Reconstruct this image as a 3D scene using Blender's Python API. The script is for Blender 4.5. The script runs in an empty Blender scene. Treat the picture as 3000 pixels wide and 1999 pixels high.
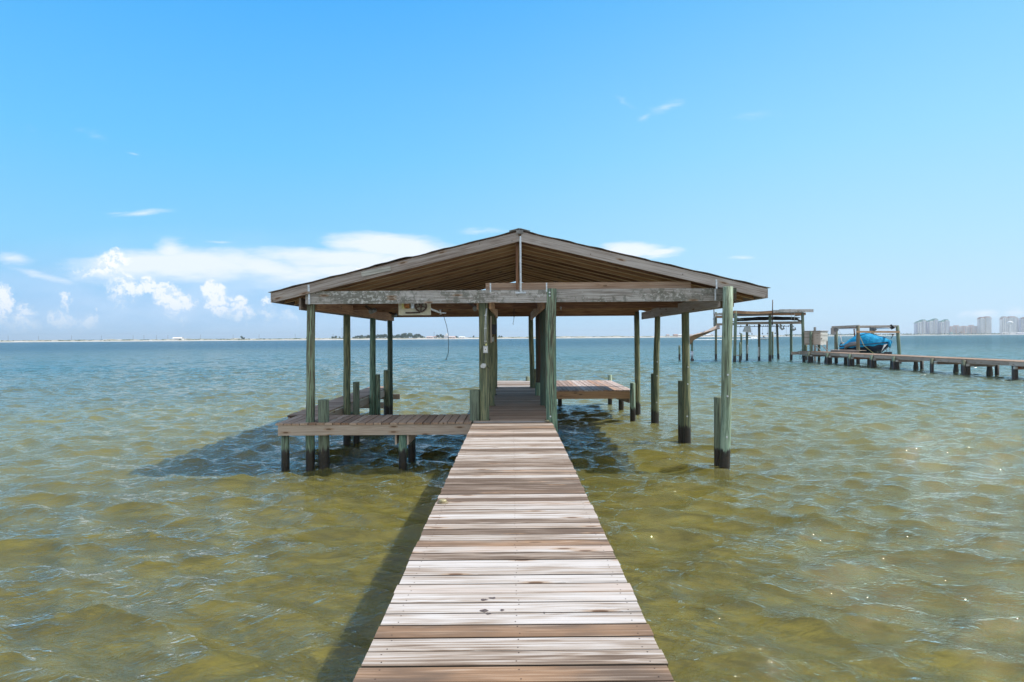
import bpy, bmesh, math, random
import numpy as np
from mathutils import Vector, Matrix, Euler
random.seed(7)
PI = math.pi
R = math.radians
D = bpy.data
C = bpy.context.scene.collection
scn = bpy.context.scene

# ------------------------------------------------------------------ camera
F = 1826.0                       # focal length in pixels of a 3000 px wide frame
EYE = 2.5                        # height above the water
cam_d = D.cameras.new('camera')
cam_d.sensor_width = 36.0
cam_d.lens = F / 3000 * 36
cam_d.clip_start = 0.05
cam_d.clip_end = 30000
cam = D.objects.new('camera', cam_d)
C.objects.link(cam)
ROLL, PITCH = R(0.395), math.atan(9.9 / F)
CM = Matrix.Rotation(PI / 2 - PITCH, 3, 'X') @ Matrix.Rotation(-ROLL, 3, 'Z')
cam.matrix_world = Matrix.Translation((0, 0, EYE)) @ CM.to_4x4()
scn.camera = cam

def ray(px, py):
    return CM @ Vector((px - 1500, 999.5 - py, -F))
def P(px, py, Y):
    "world point seen at a pixel of the photo at distance Y"
    d = ray(px, py)
    return Vector((0, 0, EYE)) + d * (Y / d.y)
def PX(px, Y, z=2.5):
    "world x at pixel column, distance Y, about height z"
    return P(px, 989.6 + (EYE - z) * F / Y, Y).x

# ------------------------------------------------------------------ sun, sky, exposure
SUN = Vector((0.612, 0.03, 0.79)).normalized()
EL = math.asin(SUN.z)
AZ = math.atan2(SUN.x, SUN.y)
sd = D.lights.new('sun', 'SUN')
sd.energy = 4.6
sd.angle = R(0.5)
sd.color = (1.0, 0.95, 0.87)
so = D.objects.new('sun', sd)
so.rotation_euler = (-SUN).to_track_quat('-Z', 'Y').to_euler()
C.objects.link(so)
scn.view_settings.view_transform = 'Standard'
scn.view_settings.look = 'None'
scn.view_settings.gamma = 1
scn.view_settings.use_curve_mapping = False
scn.view_settings.exposure = 0.30

class NT:
    "short node-tree writer"
    def __init__(s, tree):
        s.t = tree; s.n = tree.nodes; s.l = tree.links
    def put(s, v, sock):
        if hasattr(v, 'is_output'):
            s.l.new(v, sock)
        elif isinstance(v, (tuple, list)) and len(v) == 3 and sock.type == 'RGBA':
            sock.default_value = (*v, 1)
        else:
            sock.default_value = v
    def node(s, ty, **kw):
        n = s.n.new(ty)
        for k, v in kw.items(): setattr(n, k, v)
        return n
    def m(s, op, a, b=0.0, c=0.0, clamp=False):
        n = s.node('ShaderNodeMath', operation=op, use_clamp=clamp)
        for i, v in enumerate((a, b, c)): s.put(v, n.inputs[i])
        return n.outputs[0]
    def vm(s, op, a, b=(0, 0, 0)):
        n = s.node('ShaderNodeVectorMath', operation=op)
        s.put(a, n.inputs[0]); s.put(b, n.inputs[1])
        return n.outputs['Value'] if op in ('LENGTH', 'DOT_PRODUCT') else n.outputs[0]
    def comb(s, x, y, z=0.0):
        n = s.node('ShaderNodeCombineXYZ')
        for i, v in enumerate((x, y, z)): s.put(v, n.inputs[i])
        return n.outputs[0]
    def sep(s, v):
        n = s.node('ShaderNodeSeparateXYZ'); s.put(v, n.inputs[0]); return n.outputs
    def noise(s, vec, scale=1.0, detail=4.0, rough=0.5, dist=0.0, col=False):
        n = s.node('ShaderNodeTexNoise', noise_dimensions='3D')
        s.put(vec, n.inputs['Vector']); s.put(scale, n.inputs['Scale'])
        n.inputs['Detail'].default_value = detail
        n.inputs['Roughness'].default_value = rough
        n.inputs['Distortion'].default_value = dist
        return n.outputs['Color'] if col else n.outputs['Fac']
    def mix(s, f, a, b):
        n = s.node('ShaderNodeMix', data_type='RGBA')
        s.put(f, n.inputs[0]); s.put(a, n.inputs[6]); s.put(b, n.inputs[7])
        return n.outputs[2]
    def fmix(s, f, a, b):
        n = s.node('ShaderNodeMix', data_type='FLOAT')
        s.put(f, n.inputs[0]); s.put(a, n.inputs[2]); s.put(b, n.inputs[3])
        return n.outputs[0]
    def ss(s, v, lo, hi, a=0.0, b=1.0, kind='SMOOTHSTEP'):
        n = s.node('ShaderNodeMapRange', interpolation_type=kind)
        for i, x in enumerate((v, lo, hi, a, b)): s.put(x, n.inputs[i])
        return n.outputs[0]
    def ramp(s, f, stops):
        n = s.node('ShaderNodeValToRGB'); e = n.color_ramp.elements
        while len(e) < len(stops): e.new(0.5)
        for el, (p, c) in zip(e, stops):
            el.position = p; el.color = (*c, 1) if len(c) == 3 else c
        s.put(f, n.inputs[0]); return n.outputs[0]
    def bump(s, h, strength=0.5, dist=0.01, normal=None):
        n = s.node('ShaderNodeBump')
        s.put(strength, n.inputs['Strength']); s.put(dist, n.inputs['Distance']); s.put(h, n.inputs['Height'])
        if normal is not None: s.put(normal, n.inputs['Normal'])
        return n.outputs[0]

world = D.worlds.new('World')
scn.world = world
world.use_nodes = True
w = NT(world.node_tree)
w.n.clear()
sky = w.node('ShaderNodeTexSky', sky_type='NISHITA', sun_disc=False)
sky.sun_elevation = EL
sky.sun_rotation = AZ
sky.altitude = 0
sky.air_density = 1.0
sky.dust_density = 0.4
sky.ozone_density = 2.6
tc = w.node('ShaderNodeTexCoord').outputs['Generated']
dx, dy, dz = w.sep(tc)
# tangent-plane coordinates of the part of the sky over the far shore, unit = 1000 px of the photo
dyc = w.m('MAXIMUM', dy, 0.02)
a_ = w.m('MULTIPLY', w.m('DIVIDE', dx, dyc), 1.826)
b_ = w.m('MULTIPLY', w.m('DIVIDE', dz, dyc), 1.826)
front = w.ss(dy, 0.1, 0.3)
ab = w.comb(a_, b_)
def cpos(x, y):
    return ((x - 1500) / 1000, (989.6 - 0.0069 * (x - 1500) - y) / 1000)
wob = w.vm('SUBTRACT', w.noise(ab, 12.0, 6, 0.62, col=True), (0.5, 0.5, 0.5))
wob2 = w.vm('SUBTRACT', w.noise(ab, 42.0, 5, 0.65, col=True), (0.5, 0.5, 0.5))
scl = w.node('ShaderNodeVectorMath', operation='SCALE'); w.put(wob, scl.inputs[0]); scl.inputs['Scale'].default_value = 0.07
scl2 = w.node('ShaderNodeVectorMath', operation='SCALE'); w.put(wob2, scl2.inputs[0]); scl2.inputs['Scale'].default_value = 0.026
pc = w.vm('ADD', w.vm('ADD', ab, scl.outputs[0]), scl2.outputs[0])       # billowing edges
st = w.node('ShaderNodeVectorMath', operation='MULTIPLY'); w.put(w.noise(w.vm('MULTIPLY', ab, (2.0, 9.0, 1)), 1.6, 5, 0.6, col=True), st.inputs[0]); st.inputs[1].default_value = (0.12, 0.045, 0)
pst = w.vm('ADD', w.vm('SUBTRACT', ab, (0.06, 0.022, 0)), st.outputs[0])  # drawn-out edges
def blob(src, x, y, rx, ry, amp=1.0, rot=0.0):
    cx, cy = cpos(x, y)
    v = w.vm('SUBTRACT', src, (cx, cy, 0))
    if rot:
        n = w.node('ShaderNodeVectorRotate', rotation_type='Z_AXIS'); w.put(v, n.inputs['Vector']); n.inputs['Angle'].default_value = R(-rot); v = n.outputs[0]
    v = w.vm('MULTIPLY', v, (1000 / rx, 1000 / ry, 0))
    l = w.vm('LENGTH', v)
    return w.m('MULTIPLY', w.m('SUBTRACT', 1.0, l, clamp=True), amp)
def union(lst):
    o = lst[0]
    for q in lst[1:]: o = w.m('MAXIMUM', o, q)
    return o
# cumulus heads (x, y, rx, ry, strength)
cum = [(336, 760, 52, 34, .8), (300, 790, 90, 24, .5), (442, 838, 34, 30, 1), (470, 850, 36, 26, 1), (492, 868, 42, 32, 1), (520, 884, 48, 26, 1),
       (380, 842, 26, 34, .75), (405, 850, 20, 24, .7), (352, 850, 50, 60, .45), (545, 880, 34, 20, .7), (500, 900, 24, 46, .5),
       (618, 848, 24, 30, 1), (634, 868, 36, 36, 1), (648, 882, 24, 20, 1), (646, 912, 26, 18, .95), (698, 888, 26, 22, .95),
       (700, 915, 48, 28, .7), (730, 925, 24, 20, .6), (10, 880, 30, 40, 1), (0, 920, 44, 40, .55), (60, 930, 46, 44, .55), (70, 955, 60, 22, .5),
       (192, 888, 18, 28, .6), (180, 936, 62, 28, .55), (262, 940, 42, 28, .55), (285, 905, 12, 8, .5), (780, 885, 20, 26, .6), (790, 925, 36, 30, .4),
       (530, 935, 26, 26, .25), (1060, 790, 26, 10, .9), (845, 930, 40, 30, .28), (960, 920, 60, 40, .2)]
cm = union([blob(pc, x, y, rx * 1.35, ry * 1.35, am) for x, y, rx, ry, am in cum])
str_ = [(520, 775, 300, 48, .95, 0), (500, 735, 60, 40, .7, 0), (300, 800, 110, 36, .5, 0), (760, 775, 200, 42, .7, -9), (900, 800, 200, 36, .55, 2),
        (860, 745, 260, 26, .55, 0), (1150, 720, 190, 38, 1.0, -6), (1060, 706, 90, 10, .8, 0), (1020, 755, 240, 34, .8, 0), (1000, 790, 200, 30, .8, -3), (1200, 775, 260, 60, .8, -4), (880, 810, 260, 60, .42, -6),
        (1840, 734, 110, 26, 1, 4), (1940, 736, 70, 14, .9, 4), (1930, 748, 80, 10, .5, 5), (2160, 752, 46, 8, .45, 2),
        (40, 752, 90, 22, .45, -6), (130, 805, 130, 14, .35, -16), (420, 626, 110, 14, .42, 4), (340, 624, 50, 8, .3, 0), (640, 705, 50, 8, .3, -5),
        (1950, 315, 75, 18, .26, 20), (1895, 345, 30, 16, .24, 50), (2210, 340, 120, 20, .2, 0), (1830, 300, 60, 10, .16, -30), (270, 390, 90, 12, .16, -20), (390, 448, 30, 8, .3, -15), (100, 375, 60, 14, .12, -20),
        (2880, 925, 60, 16, .45, 0), (2830, 925, 30, 14, .35, 0), (2980, 915, 50, 20, .4, 0), (1420, 680, 90, 12, .35, 0)]
stm = union([blob(pst, x, y, rx * 1.3, ry * 1.3, am, ro) for x, y, rx, ry, am, ro in str_])
fine = w.noise(w.vm('MULTIPLY', ab, (6, 22, 1)), 1.7, 6, 0.6)
cdet = w.noise(pc, 34.0, 6, 0.66)
cmx = w.m('ADD', cm, w.m('MULTIPLY', w.m('SUBTRACT', cdet, 0.5), 0.85))
cum_a = w.m('MULTIPLY', w.ss(cmx, 0.08, 0.50), w.ss(cm, 0.0, 0.15))
str_a = w.m('MULTIPLY', w.ss(w.m('ADD', stm, w.m('MULTIPLY', w.m('SUBTRACT', fine, 0.5), 0.55)), 0.02, 0.62), w.ss(stm, 0.0, 0.22))
veil = w.m('MULTIPLY', blob(pst, 600, 900, 1100, 240, 1.0), w.ss(w.noise(w.vm('MULTIPLY', ab, (3, 8, 1)), 1.2, 4, 0.55), 0.3, 0.7, 0.2, 0.75))
low = w.ss(b_, 0.0, 0.13, 0.22, 1.0)
cum_a = w.m('MULTIPLY', w.m('MULTIPLY', cum_a, low), front)
str_a = w.m('MULTIPLY', w.m('MULTIPLY', str_a, 0.92), front)
veil = w.m('MULTIPLY', veil, front)
# sky colour: richer blue, paler towards the sun side and the horizon
hs = w.node('ShaderNodeHueSaturation'); hs.inputs['Saturation'].default_value = 1.12; w.put(sky.outputs[0], hs.inputs['Color'])
side = w.ss(w.m('ADD', dx, w.m('MULTIPLY', dz, -0.35)), -0.75, 0.75, kind='SMOOTHERSTEP')
zl = w.ramp(w.m('MAXIMUM', dz, 0.0), [(0.0, (.33, .60, .90)), (0.05, (.30, .60, .95)), (0.13, (.255, .66, 1.0)), (0.27, (.15, .58, 1.0)), (0.48, (.065, .43, 1.0)), (1.0, (.02, .22, .68))])
zr = w.ramp(w.m('MAXIMUM', dz, 0.0), [(0.0, (.56, .79, .98)), (0.05, (.54, .80, 1.0)), (0.13, (.46, .79, 1.0)), (0.27, (.33, .73, 1.0)), (0.48, (.17, .57, .98)), (1.0, (.03, .24, .72))])
tgt = w.vm('MULTIPLY', w.mix(side, zl, zr), (9.45, 9.4, 9.4))
skc = w.mix(0.95, hs.outputs[0], tgt)
WH = 9.6
c1 = w.mix(veil, skc, (6.0, 7.7, 9.9))
c2 = w.mix(str_a, c1, (8.6, 9.2, 10.2))
cdet2 = w.noise(w.vm('ADD', pc, (0.004, 0.010, 0)), 34.0, 6, 0.66)
shade = w.ss(w.m('ADD', w.m('MULTIPLY', w.m('SUBTRACT', cdet2, cdet), 4.0), w.m('SUBTRACT', 0.5, w.m('MULTIPLY', cm, 0.5))), 0.15, 0.75)
c3 = w.mix(w.m('MULTIPLY', cum_a, 0.85), c2, w.mix(shade, (10.0, 10.1, 10.3), (6.4, 7.9, 9.9)))
rear_fill = w.m('MULTIPLY', w.ss(dy, -0.05, -0.45), w.ss(w.noise(w.vm('MULTIPLY', tc, (1, 1, 2)), 2.2, 6, 0.6), 0.40, 0.56))  # unseen bright clouds behind the camera, added as neutral fill light
over = w.m('MULTIPLY', w.ss(dz, 0.53, 0.72), w.ss(w.noise(w.vm('MULTIPLY', tc, (2.2, 1.2, 1)), 2.0, 6, 0.62, 0.6), 0.36, 0.60, 0.1, 0.5))  # unseen cirrus overhead, added to pale the water reflections and the fill
c3 = w.mix(over, c3, (10.2, 10.2, 10.2))
c3 = w.mix(w.m('MULTIPLY', rear_fill, w.ss(dz, 0.0, 0.25, 0.5, 1.0)), c3, (11.5, 10.8, 10.0))
bg = w.node('ShaderNodeBackground'); w.put(c3, bg.inputs[0]); bg.inputs[1].default_value = 0.09
wo = w.node('ShaderNodeOutputWorld'); w.l.new(bg.outputs[0], wo.inputs[0])

# ------------------------------------------------------------------ mesh helpers
class MB:
    "collects boxes, beams and round poles and links them as ONE mesh object"
    def __init__(s):
        s.v = []; s.f = []; s.uv = []; s.r = []; s.mi = []; s.sm = []
    def face(s, idx, uvs, rnd, mi=0, smooth=False):
        s.f.append(idx); s.uv.extend(uvs); s.r.append(rnd); s.mi.append(mi); s.sm.append(smooth)
    def beam(s, a, b, wd, ht, up=(0, 0, 1), rnd=None, mi=0, ch=0.0, twist=0.0, smi=None):
        "board from a to b (centre line), wd across, ht along up"
        a, b, up = Vector(a), Vector(b), Vector(up)
        d = (b - a); L = d.length; d.normalize()
        sd_ = d.cross(up).normalized(); u = sd_.cross(d).normalized()
        if twist:
            q = Matrix.Rotation(twist, 3, d); sd_ = q @ sd_; u = q @ u
        rnd = random.random() if rnd is None else rnd
        hw, hh = wd / 2, ht / 2
        if ch > 0:
            sec = [(-hw, -hh), (hw, -hh), (hw, hh - ch), (hw - ch, hh), (-hw + ch, hh), (-hw, hh - ch)]
        else:
            sec = [(-hw, -hh), (hw, -hh), (hw, hh), (-hw, hh)]
        n = len(sec); i0 = len(s.v); ou = rnd * 57.0
        for p in (a, b):
            for x, y in sec: s.v.append(p + sd_ * x + u * y)
        per = 0.0
        for k in range(n):
            k2 = (k + 1) % n
            l = math.hypot(sec[k][0] - sec[k2][0], sec[k][1] - sec[k2][1])
            s.face((i0 + n + k, i0 + n + k2, i0 + k2, i0 + k), [(ou + L, per), (ou + L, per + l), (ou, per + l), (ou, per)], rnd, smi if (smi is not None and abs(sec[k][0] - sec[k2][0]) < 1e-6) else mi)
            per += l
        s.face(tuple(i0 + k for k in range(n)), [(ou + sec[k][1], sec[k][0]) for k in range(n)], rnd, mi)
        s.face(tuple(i0 + n + k for k in reversed(range(n))), [(ou + sec[k][1], sec[k][0]) for k in reversed(range(n))], rnd, mi)
        return s
    def box(s, x0, x1, y0, y1, z0, z1, rnd=None, mi=0):
        dxx, dyy, dzz = x1 - x0, y1 - y0, z1 - z0
        cx, cy, cz = (x0 + x1) / 2, (y0 + y1) / 2, (z0 + z1) / 2
        if dzz >= dxx and dzz >= dyy: s.beam((cx, cy, z0), (cx, cy, z1), dxx, dyy, (0, 1, 0), rnd, mi)
        elif dxx >= dyy: s.beam((x0, cy, cz), (x1, cy, cz), dyy, dzz, (0, 0, 1), rnd, mi)
        else: s.beam((cx, y0, cz), (cx, y1, cz), dxx, dzz, (0, 0, 1), rnd, mi)
        return s
    def tube(s, pts, rad, n=10, rnd=None, mi=0, wob=0.0, caps=True):
        "round pole through points; rad number or list"
        pts = [Vector(p) for p in pts]; rnd = random.random() if rnd is None else rnd
        if not isinstance(rad, (list, tuple)): rad = [rad] * len(pts)
        i0 = len(s.v); ou = rnd * 57.0; us = []; L = 0
        ref = None
        for i, p in enumerate(pts):
            if i: L += (p - pts[i - 1]).length
            us.append(L)
            d = (pts[min(i + 1, len(pts) - 1)] - pts[max(i - 1, 0)]).normalized()
            if ref is None: ref = Vector((0, 1, 0)) if abs(d.z) > 0.7 or abs(d.x) > 0.7 else Vector((0, 0, 1))
            sx = d.cross(ref).normalized(); sy = sx.cross(d).normalized()
            for k in range(n):
                a = 2 * PI * k / n
                rr = rad[i] * (1 + wob * math.sin(a * 3 + rnd * 20 + i * 1.3) + wob * 0.6 * math.sin(a * 5 - i * 2.1 + rnd * 9))
                s.v.append(p + sx * math.cos(a) * rr + sy * math.sin(a) * rr)
        cir = 2 * PI * max(rad)
        for i in range(len(pts) - 1):
            for k in range(n):
                k2 = (k + 1) % n; A = i0 + i * n
                v0, v1 = cir * k / n, cir * (k + 1) / n
                s.face((A + k, A + n + k, A + n + k2, A + k2), [(ou + us[i], v0), (ou + us[i + 1], v0), (ou + us[i + 1], v1), (ou + us[i], v1)], rnd, mi, True)
        if caps:
            s.face(tuple(i0 + k for k in range(n)), [(ou, cir * k / n) for k in range(n)], rnd, mi)
            e = i0 + (len(pts) - 1) * n
            s.face(tuple(e + k for k in reversed(range(n))), [(ou + math.cos(k) * .05, math.sin(k) * .05) for k in reversed(range(n))], rnd, mi)
        return s
    def quad(s, ps, rnd=0.5, mi=0, smooth=False):
        i0 = len(s.v); s.v.extend(Vector(p) for p in ps)
        e1 = (Vector(ps[1]) - Vector(ps[0])).length; e2 = (Vector(ps[-1]) - Vector(ps[0])).length
        uv = [(0, 0), (e1, 0), (e1, e2), (0, e2)][:len(ps)]
        s.face(tuple(range(i0, i0 + len(ps))), uv, rnd, mi, smooth); return s
    def grid(s, rows, rnd=0.5, mi=0, smooth=True, close=False):
        i0 = len(s.v); n = len(rows[0])
        for r_ in rows: s.v.extend(Vector(p) for p in r_)
        for i in range(len(rows) - 1):
            for k in range(n if close else n - 1):
                k2 = (k + 1) % n
                s.face((i0 + i * n + k, i0 + i * n + k2, i0 + (i + 1) * n + k2, i0 + (i + 1) * n + k),
                       [(i * .1, k * .1), (i * .1, k * .1 + .1), (i * .1 + .1, k * .1 + .1), (i * .1 + .1, k * .1)], rnd, mi, smooth)
        return s
    def build(s, name, mats, parent=None, weld=False):
        me = D.meshes.new(name)
        off = wloc(parent) if parent else Vector()
        me.from_pydata([tuple(p - off) for p in s.v], [], s.f)
        uvl = me.uv_layers.new(name='UVMap')
        uvl.data.foreach_set('uv', [c for q in s.uv for c in q])
        at = me.attributes.new('rnd', 'FLOAT', 'FACE'); at.data.foreach_set('value', s.r)
        me.polygons.foreach_set('use_smooth', s.sm)
        for m_ in (mats if isinstance(mats, (list, tuple)) else [mats]): me.materials.append(m_)
        me.polygons.foreach_set('material_index', s.mi)
        me.update()
        o = D.objects.new(name, me); C.objects.link(o)
        if parent: o.parent = parent
        return o

WL = {}
def wloc(o):
    return WL.get(o.name, Vector())
def thing(name, label, cat, loc=(0, 0, 0), group=None):
    o = D.objects.new(name, None); C.objects.link(o); o.location = loc
    o.empty_display_size = 0.2
    WL[o.name] = Vector(loc); return tag(o, label, cat, group)
def tag(o, label=None, cat=None, group=None, kind=None):
    if label: o['label'] = label
    if cat: o['category'] = cat
    if group: o['group'] = group
    if kind: o['kind'] = kind
    return o
def sub(mb, name, mats, parent_part):
    "a sub-part: its mesh is written in the same frame as its parent part"
    par = parent_part
    root = par.parent
    o = mb.build(name, mats, root); o.parent = par
    return o
def copy_tree(o, parent=None):
    c = o.copy(); C.objects.link(c); c.parent = parent
    for ch in list(o.children): copy_tree(ch, c)
    return c

# ------------------------------------------------------------------ materials
def mat(name, rough=0.8, metal=0.0):
    m_ = D.materials.new(name); m_.use_nodes = True
    t = NT(m_.node_tree); b = t.n.get('Principled BSDF')
    b.inputs['Roughness'].default_value = rough; b.inputs['Metallic'].default_value = metal
    return m_, t, b
def plain(name, col, rough=0.7, metal=0.0, var=0.15, sc=6.0):
    m_, t, b = mat(name, rough, metal)
    n = t.noise(t.node('ShaderNodeTexCoord').outputs['Object'], sc, 5, 0.6)
    c2 = tuple(max(0, x * (1 - var * 2)) for x in col); c3 = tuple(min(1, x * (1 + var)) for x in col)
    t.put(t.mix(t.ss(n, 0.3, 0.7), c2, c3), b.inputs['Base Color'])
    t.put(t.bump(n, 0.3, 0.01), b.inputs['Normal'])
    return m_
def uvr(t):
    uv = t.node('ShaderNodeUVMap'); uv.uv_map = 'UVMap'
    at = t.node('ShaderNodeAttribute'); at.attribute_name = 'rnd'
    u, v, _ = t.sep(uv.outputs[0])
    return u, v, at.outputs['Fac']
def wood(name, stops, warm=None, warm_amt=0.0, knots=True, rough=0.85, blotch=None, blotch_amt=0.0, bump=0.5, contrast=1.0):
    "weathered board: long grain along u, board-to-board change from rnd"
    m_, t, b = mat(name, rough)
    u, v, r_ = uvr(t)
    h1 = t.m('FRACT', t.m('MULTIPLY', r_, 17.31)); h2 = t.m('FRACT', t.m('MULTIPLY', r_, 71.7)); h3 = t.m('FRACT', t.m('MULTIPLY', r_, 233.9))
    zz = t.m('MULTIPLY', r_, 91.0)
    # grain bends round knots
    kn = t.comb(t.m('MULTIPLY', u, 1.6), t.m('ADD', t.m('MULTIPLY', v, 6.5), zz), 0)
    vo = t.node('ShaderNodeTexVoronoi', feature='F1', voronoi_dimensions='2D'); t.put(kn, vo.inputs['Vector']); vo.inputs['Scale'].default_value = 1.0
    kd = vo.outputs['Distance']
    kcol = t.sep(vo.outputs['Color'])[0]
    has = t.m('GREATER_THAN', kcol, 0.62)
    near = t.m('MULTIPLY', t.ss(kd, 0.0, 0.45, 1.0, 0.0), has)
    vv = t.m('ADD', v, t.m('MULTIPLY', near, 0.012))
    g1 = t.noise(t.comb(t.m('MULTIPLY', u, 0.9), t.m('MULTIPLY', vv, 70), zz), 1.0, 6, 0.62, 0.15)
    g0 = t.noise(t.comb(t.m('MULTIPLY', u, 2.5), t.m('MULTIPLY', vv, 150), zz), 1.0, 4, 0.7)
    g2 = t.noise(t.comb(t.m('MULTIPLY', u, 0.5), t.m('MULTIPLY', vv, 9), zz), 1.0, 2, 0.5, 0.6)
    g3 = t.noise(t.comb(t.m('MULTIPLY', u, 1.6), t.m('MULTIPLY', vv, 5), t.m('ADD', zz, 5.0)), 1.0, 3, 0.5)
    band = t.m('SINE', t.m('MULTIPLY', g2, 48.0))
    band = t.m('MULTIPLY', t.m('ADD', band, 1.0), 0.5)
    f = t.m('ADD', t.m('ADD', t.m('MULTIPLY', g1, 0.72), t.m('SUBTRACT', t.m('MULTIPLY', g0, 0.5), 0.34)), t.m('MULTIPLY', band, 0.11))
    f = t.m('ADD', f, t.m('MULTIPLY', t.m('SUBTRACT', g3, 0.5), 0.30))
    f = t.m('ADD', f, t.m('MULTIPLY', t.m('SUBTRACT', h1, 0.5), 0.40))
    f = t.m('ADD', f, 0.16)
    f = t.m('ADD', t.m('MULTIPLY', t.m('SUBTRACT', f, 0.53), contrast), 0.53)
    col = t.ramp(f, stops)
    if warm:
        wf = t.m('MULTIPLY', t.ss(h2, 0.60, 0.95), t.ss(t.m('ADD', g3, t.m('MULTIPLY', g2, 0.4)), 0.55, 0.85))
        wf = t.m('ADD', wf, t.m('MULTIPLY', t.ss(g3, 0.62, 0.8), 0.35))
        col = t.mix(t.m('MULTIPLY', wf, warm_amt), col, warm)
    if blotch:
        bn = t.noise(t.comb(t.m('MULTIPLY', u, 8), t.m('MULTIPLY', v, 6), zz), 1.0, 8, 0.78)
        big = t.noise(t.comb(t.m('MULTIPLY', u, .6), t.m('MULTIPLY', v, 1), t.m('ADD', zz, 3)), 1.0, 2, 0.5)
        bf = t.m('MULTIPLY', t.ss(t.m('ADD', bn, t.m('MULTIPLY', t.m('SUBTRACT', big, 0.5), 0.7)), 0.46, 0.60), blotch_amt)
        col = t.mix(bf, col, blotch)
        lf = t.noise(t.comb(t.m('MULTIPLY', u, 16), t.m('MULTIPLY', v, 20), zz), 1.0, 4, 0.6)
        col = t.mix(t.m('MULTIPLY', t.ss(t.m('ADD', lf, t.m('MULTIPLY', t.m('SUBTRACT', big, 0.5), 0.5)), 0.60, 0.66), blotch_amt * .8), col, (0.62, 0.62, 0.6))
    if knots:
        kf = t.m('MULTIPLY', t.ss(kd, 0.06, 0.10, 1.0, 0.0), has)
        ring = t.m('MULTIPLY', t.ss(kd, 0.10, 0.22, 0.6, 0.0), has)
        col = t.mix(ring, col, (0.30, 0.19, 0.11)); col = t.mix(kf, col, (0.13, 0.075, 0.045))
    crack = t.ss(t.noise(t.comb(t.m('MULTIPLY', u, 0.9), t.m('MULTIPLY', vv, 95), t.m('ADD', zz, 9)), 1.0, 3, 0.6), 0.62, 0.67)
    col = t.mix(t.m('MULTIPLY', crack, 0.6), col, (0.10, 0.075, 0.055))
    t.put(col, b.inputs['Base Color'])
    t.put(t.bump(t.m('SUBTRACT', g1, t.m('MULTIPLY', crack, 0.8)), bump, 0.004), b.inputs['Normal'])
    return m_
deck_m = wood('weathered_deck_wood', [(0.27, (.11, .072, .048)), (0.42, (.24, .178, .132)), (0.55, (.36, .305, .26)), (0.76, (.50, .465, .44))], warm=(.36, .20, .10), warm_amt=0.5, contrast=1.4)
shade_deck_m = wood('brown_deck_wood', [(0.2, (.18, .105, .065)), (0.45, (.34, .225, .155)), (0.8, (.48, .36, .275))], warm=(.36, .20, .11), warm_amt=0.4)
beam_m = wood('grey_beam_wood', [(0.3, (.19, .145, .12)), (0.5, (.35, .305, .28)), (0.75, (.50, .46, .44))], warm=(.30, .20, .13), warm_amt=0.35)
lich_m = wood('lichen_beam_wood', [(0.3, (.20, .175, .155)), (0.5, (.41, .39, .37)), (0.75, (.58, .56, .55))], blotch=(.11, .115, .09), blotch_amt=0.7)
joist_m = wood('pale_joist_wood', [(0.2, (.27, .20, .15)), (0.5, (.42, .335, .27)), (0.85, (.52, .44, .37))])
brown_m = wood('brown_roof_wood', [(0.3, (.15, .07, .038)), (0.48, (.34, .185, .10)), (0.75, (.54, .33, .19))], warm=(.42, .25, .13), warm_amt=0.5)
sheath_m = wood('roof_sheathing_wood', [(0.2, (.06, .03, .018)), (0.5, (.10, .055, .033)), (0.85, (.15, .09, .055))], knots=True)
edge_m = wood('dark_board_edge', [(0.2, (.05, .035, .025)), (0.5, (.10, .075, .055)), (0.85, (.17, .13, .10))], knots=False)  # darker brown board sides that make the gaps read dark
arris_light_m = wood('rafter_edge_highlight', [(0.2, (.34, .22, .13)), (0.5, (.50, .35, .22)), (0.85, (.62, .46, .31))], knots=False)  # light bounced onto the rafter bottoms, put into a pale wood colour
patch_m = wood('pale_patch_wood', [(0.2, (.25, .24, .21)), (0.5, (.5, .49, .45)), (0.85, (.62, .62, .60))])

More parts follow.
